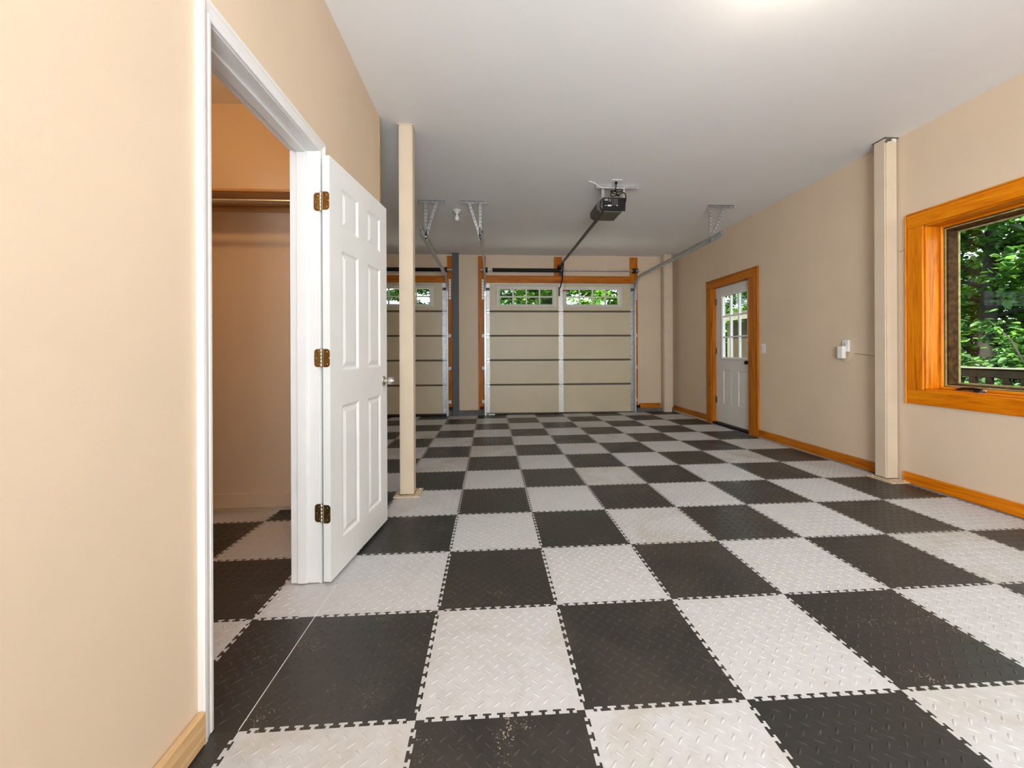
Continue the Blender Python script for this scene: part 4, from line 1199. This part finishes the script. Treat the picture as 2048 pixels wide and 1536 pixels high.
tag(put('bell_wire', MB().tube([(XR - 0.002, 2.388, 1.092), (XR - 0.0025, 2.36, 1.094), (XR - 0.0025, 2.28, 1.088), (XR - 0.0025, 2.20, 1.076), (XR - 0.0025, 2.15, 1.072), (XR - 0.002, 2.078, 1.072)], 0.0022, 6), plain('tan_wire', (0.30, 0.21, 0.13), 0.6)), 'thin tan wire from the wall control to the post', 'wire')
tag(put('bell_wire', MB().tube([(XR - 0.002, 1.966, 1.962), (XR - 0.0025, 1.945, 1.957), (XR - 0.0025, 1.92, 1.960), (XR - 0.002, 1.901, 1.966)], 0.0017, 6), plain('tan_wire', (0.30, 0.21, 0.13), 0.6)), 'short thin wire between post and window frame', 'wire')

# ------------------------------------------------------------------ outside
gm = MB()
gx = [-16, 3.87, 6.0, 9, 16, 34]; gzv = [-0.14, -0.14, -0.5, -1.3, -2.0, -2.4]
gy = [-16, 6.34, 9, 14, 24, 40]; 
vs_ = []; fs = []
for a, x in enumerate(gx):
    for b, y in enumerate(gy):
        vs_.append((x, y, gzv[a] + (0 if b < 3 else 0.25 * (b - 2))))
for a in range(len(gx) - 1):
    for b in range(len(gy) - 1):
        q = len(gy)
        fs.append((a * q + b, (a + 1) * q + b, (a + 1) * q + b + 1, a * q + b + 1))
gm._add(vs_, fs)
struct('ground', gm, SOIL, 'leafy forest ground outside the garage')
struct('driveway', MB().box(-5.0, 4.2, 6.345, 10.6, -0.138, -0.09), plain('pale_driveway_concrete', (0.62, 0.60, 0.57), 0.8, var=0.1, scale=5), 'pale concrete driveway outside the garage doors')
# deck boards and railing outside the window
dk = thing('deck', (4.6, 1.5, -0.06), 'brown board deck outside the window', 'deck')
for k in range(9):
    xa = 3.88 + k * 0.146
    put('deck_board', MB().bbox(xa, xa + 0.139, -2.5, 3.6, -0.07, -0.035, 0.004), DECK, dk)
rl = thing('deck_railing', (5.25, 1.6, -0.035), 'dark deck railing with square balusters outside the window', 'railing')
put('cap_rail', MB().bbox(5.225, 5.285, -2.4, 3.55, 0.932, 0.950, 0.004), RAILT, rl)
put('top_rail', MB().bbox(5.235, 5.275, -2.4, 3.55, 0.845, 0.9315, 0.004), RAILD, rl)
put('bottom_rail', MB().bbox(5.235, 5.275, -2.4, 3.55, 0.06, 0.14, 0.004), RAILD, rl)
bmsh = None
for k in range(44):
    yy = 3.45 - k * 0.134
    if bmsh is None:
        b = put('baluster', MB().bbox(5.236, 5.274, yy - 0.024, yy + 0.024, 0.1405, 0.8445, 0.003), RAILD, rl)
        bmsh = b
    else:
        b = bmsh.copy(); COL.objects.link(b); b.parent = rl
        b.location = (bmsh.location.x, yy - rl.location.y, bmsh.location.z)
for yy in (3.52, 0.6, -2.35):
    put('newel_post', MB().bbox(5.28, 5.37, yy - 0.045, yy + 0.045, -0.9, 0.93, 0.004), RAILD, rl)
# shed seen through the side door
shd = thing('garden_shed', (7.1, 8.2, -0.8), 'small tan shed seen through the side door glass', 'shed')
SX0, SX1, SY0, SY1, SZ0, SZ1 = 6.65, 7.6, 6.9, 9.05, -0.9, 1.88
put('shed_body', MB().box(SX0 + 0.02, SX1, SY0, SY1, SZ0, SZ1), SHED, shd)
for k in range(14):
    ya = SY0 + (SY1 - SY0) * k / 14
    put('siding_board', MB().bbox(SX0, SX0 + 0.0195, ya + 0.004, ya + (SY1 - SY0) / 14 - 0.004, SZ0, SZ1, 0.003), SHED, shd)
put('corner_post', MB().bbox(SX0 - 0.03, SX0 + 0.10, SY1 + 0.001, SY1 + 0.12, SZ0, SZ1, 0.005), SHEDT, shd)
rf = MB().prism([(SX0 - 0.25, SZ1 + 0.03), (SX0 - 0.25, SZ1 + 0.16), ((SX0 + SX1) / 2, SZ1 + 0.36), (SX1 + 0.25, SZ1 + 0.16), (SX1 + 0.25, SZ1 + 0.03), ((SX0 + SX1) / 2, SZ1 + 0.23)], lambda u, v, a: Vector((u, a, v)), SY0 - 0.3, SY1 + 0.75)
put('shed_roof', rf, SHED, shd)
put('eave_board', MB().bbox(SX0 - 0.275, SX0 - 0.2505, SY0 - 0.3, SY1 + 0.75, SZ1 + 0.03, SZ1 + 0.16, 0.003), SHEDT, shd)
# trees
def leaf_verts(c, d, nrm, L, wd):
    """six-point leaf folded on its midrib"""
    s = d.cross(nrm).normalized() * wd
    n = nrm * (wd * 0.25)
    return [c, c + d * L * 0.35 + s + n, c + d * L * 0.72 + s * 0.72 + n, c + d * L, c + d * L * 0.72 - s * 0.72 + n, c + d * L * 0.35 - s + n, c + d * L * 0.5]
def leaf_list(seed, nbr, h0, h1, rad, per, lsize):
    rnd = random.Random(seed)
    leaves = []; limbs = []
    for k in range(nbr):
        hz = h0 + (h1 - h0) * (k + rnd.random()) / nbr
        az = rnd.random() * 2 * math.pi
        f = (hz - h0) / (h1 - h0)
        rl_ = rad * (0.55 + 0.6 * math.sin(math.pi * min(1, 0.15 + f * 0.85))) * rnd.uniform(0.7, 1.1)
        tip = Vector((math.cos(az) * rl_, math.sin(az) * rl_, hz + rnd.uniform(-0.2, 0.5)))
        base = Vector((0, 0, hz - 0.5))
        limbs.append((base, tip))
        side = Vector((-math.sin(az), math.cos(az), 0))
        for q in range(per):
            u = 0.15 + 0.9 * rnd.random() ** 0.7
            spread = 0.42 * rl_ * (0.35 + 0.65 * math.sin(math.pi * min(1, u)))
            p = base.lerp(tip, u) + side * max(-1.3, min(1.3, rnd.gauss(0, 1))) * spread * 0.5 + Vector((rnd.gauss(0, 0.08), rnd.gauss(0, 0.08), rnd.gauss(0, 0.085) - 0.10 * rnd.random()))
            d = (Vector((math.cos(az), math.sin(az), 0)) + Vector((rnd.gauss(0, .6), rnd.gauss(0, .6), rnd.gauss(-0.35, .35)))).normalized()
            nr = Vector((rnd.gauss(0, .45), rnd.gauss(0, .45), 1)).normalized()
            nr = (nr - d * nr.dot(d)).normalized()
            leaves.append((p, d, nr, lsize * rnd.uniform(0.65, 1.25)))
    return leaves, limbs
LFACES = ((0, 1, 6), (1, 2, 6), (2, 3, 6), (3, 4, 6), (4, 5, 6), (5, 0, 6))
def foliage_mesh(name, leaves):
    vs_ = []; fs = []
    for p, d, nr, L in leaves:
        b = len(vs_)
        vs_ += [tuple(x) for x in leaf_verts(p, d, nr, L, L * 0.30)]
        fs += [tuple(b + i for i in f) for f in LFACES]
    me = bpy.data.meshes.new(name)
    me.from_pydata(vs_, [], fs)
    me.update()
    me.materials.append(LEAF[0])
    return me
def trunk_mesh(name, limbs, h, r):
    mb = MB()
    mb.tube([(0, 0, 0), (0.05, 0.02, h * 0.3), (-0.04, 0.05, h * 0.6), (0.02, 0, h)], [r, r * 0.85, r * 0.65, r * 0.2], 10)
    for a, b in limbs:
        mb.tube([a + Vector((0, 0, -0.1)), a.lerp(b, 0.5) + Vector((0, 0, 0.12)), b], [r * 0.28, r * 0.16, r * 0.05], 5)
    me = bpy.data.meshes.new(name)
    me.from_pydata(mb.v, [], mb.f)
    for p in me.polygons: p.use_smooth = True
    me.materials.append(BARK)
    me.update()
    return me
VAR = []
for s_, (nbr, h0, h1, rad, per, ls) in enumerate(((60, 0.4, 8.5, 2.0, 560, 0.19), (60, 0.3, 7.4, 1.9, 560, 0.17), (30, 0.2, 2.6, 0.9, 160, 0.11))):
    lv, lb = leaf_list(11 + s_, nbr, h0, h1, rad, per, ls)
    VAR.append((foliage_mesh('foliage', lv), trunk_mesh('trunk', lb, h1 * 0.95, 0.17 if s_ < 2 else 0.08), lv))
def tree(x, y, z, var, mat, rz, sc, label, cat='tree', name='broadleaf_tree'):
    t = thing(name, (x, y, z), label, cat)
    t.rotation_euler = (0, 0, rz); t.scale = (sc,) * 3
    for nm, me_, k in (('foliage', VAR[var][0], 'stuff'), ('trunk', VAR[var][1], None)):
        o = bpy.data.objects.new(nm, me_)
        COL.objects.link(o); o.parent = t
        if k:
            o['kind'] = k
            o.material_slots[0].link = 'OBJECT'; o.material_slots[0].material = LEAF[mat]
    return t
for a in (
    (10.6, 6.5, -1.5, 0, 0, 2.5, 1.0, 'large bright green tree filling the side window view'),
    (11.0, 0.6, -1.5, 1, 0, 1.9, 1.0, 'leafy tree at the outer edge of the side window view'),
    (16.2, 11.9, -1.9, 1, 1, 4.1, 1.0, 'dark tree far beyond the deck railing'),
    (16.2, 18.4, -1.6, 0, 1, 2.6, 1.0, 'deep green tree behind the one filling the side window'),
    (23.6, 13.4, -2.1, 0, 1, 0.6, 1.3, 'tallest dark tree deep in the side window view'),
    (23.0, 21.4, -2.1, 1, 1, 3.6, 1.3, 'dim dark tree deepest behind the side window trees'),
    (11.2, 14.4, -1.0, 1, 2, 0.9, 1.0, 'light green tree above the tan shed'),
    (5.6, 14.4, -0.4, 0, 2, 3.3, 0.95, 'light green tree showing through the upper panes of the side door'),
    (0.6, 13.6, -0.2, 0, 0, 2.2, 0.95, 'green tree beyond the garage door centre'),
    (-4.5, 13.6, -0.2, 1, 0, 0.4, 0.92, 'green tree beyond the half-hidden garage door'),
    (3.4, 19.8, 0.2, 1, 1, 0.1, 1.1, 'tall dark tree far behind the centre garage door'),
    (9.6, 20.8, 0.0, 0, 1, 1.7, 1.1, 'tall dark tree far behind the side door'),
    (14.4, 24.6, -0.5, 1, 1, 5.1, 1.15, 'dark tree glimpsed beyond the light green one above the shed'),
    (-2.6, 19.8, 0.2, 0, 1, 2.9, 1.1, 'tall dark tree far behind the half-hidden garage door'),
):
    tr_o = tree(*a)
    if 'filling the side window view' in a[7]:
        # the leaves nearest the window are single leaves, the rest of the crown one mass
        M_ = Matrix.Translation(Vector(a[:3])) @ Matrix.Rotation(a[5], 4, 'Z') @ Matrix.Scale(a[6], 4)
        def in_window(q):
            dx, dy = q.x - CAM.x, q.y - CAM.y
            return 1.10 < dx / dy < 1.45 and 0.9 < q.z < 4.6
        lv = VAR[a[3]][2]
        near = sorted((i for i, l_ in enumerate(lv) if in_window(M_ @ l_[0])), key=lambda i: (M_ @ lv[i][0] - CAM).length)[:300]
        ns = set(near)
        fo = [c for c in tr_o.children if c.name.startswith('foliage')][0]
        fo.data = foliage_mesh('foliage', [l_ for i, l_ in enumerate(lv) if i not in ns])
        fo.material_slots[0].link = 'OBJECT'; fo.material_slots[0].material = LEAF[a[4]]
        one = foliage_mesh('leaf', [(Vector((0, 0, 0)), Vector((1, 0, 0)), Vector((0, 0, 1)), 1.0)])
        one.materials.clear(); one.materials.append(LEAF_ONE)
        for i in near:
            p, d, nr, L = lv[i]
            lo = bpy.data.objects.new('leaf', one)
            COL.objects.link(lo); lo.parent = tr_o
            m3 = Matrix((d, nr.cross(d), nr)).transposed().to_4x4()
            m3.translation = p
            lo.matrix_local = m3 @ Matrix.Scale(L, 4)
for a in (
    (6.5, 3.0, -0.75, 2, 1, 0.2, 0.8, 'low dark shrub just below the deck railing'),
    (6.5, 0.4, -0.75, 2, 0, 2.0, 0.8, 'low green shrub below the railing near the frame edge'),
    (9.0, 11.0, -1.0, 2, 1, 3.9, 1.0, 'dark shrub behind the tan shed'),
    (6.1, 10.9, -0.3, 2, 0, 1.2, 0.9, 'green shrub seen low in the side door glass'),
    (3.4, 11.6, -0.1, 2, 2, 0.7, 1.1, 'light green bush beyond the garage door right-hand window'),
):
    tree(*a, cat='shrub', name='shrub')
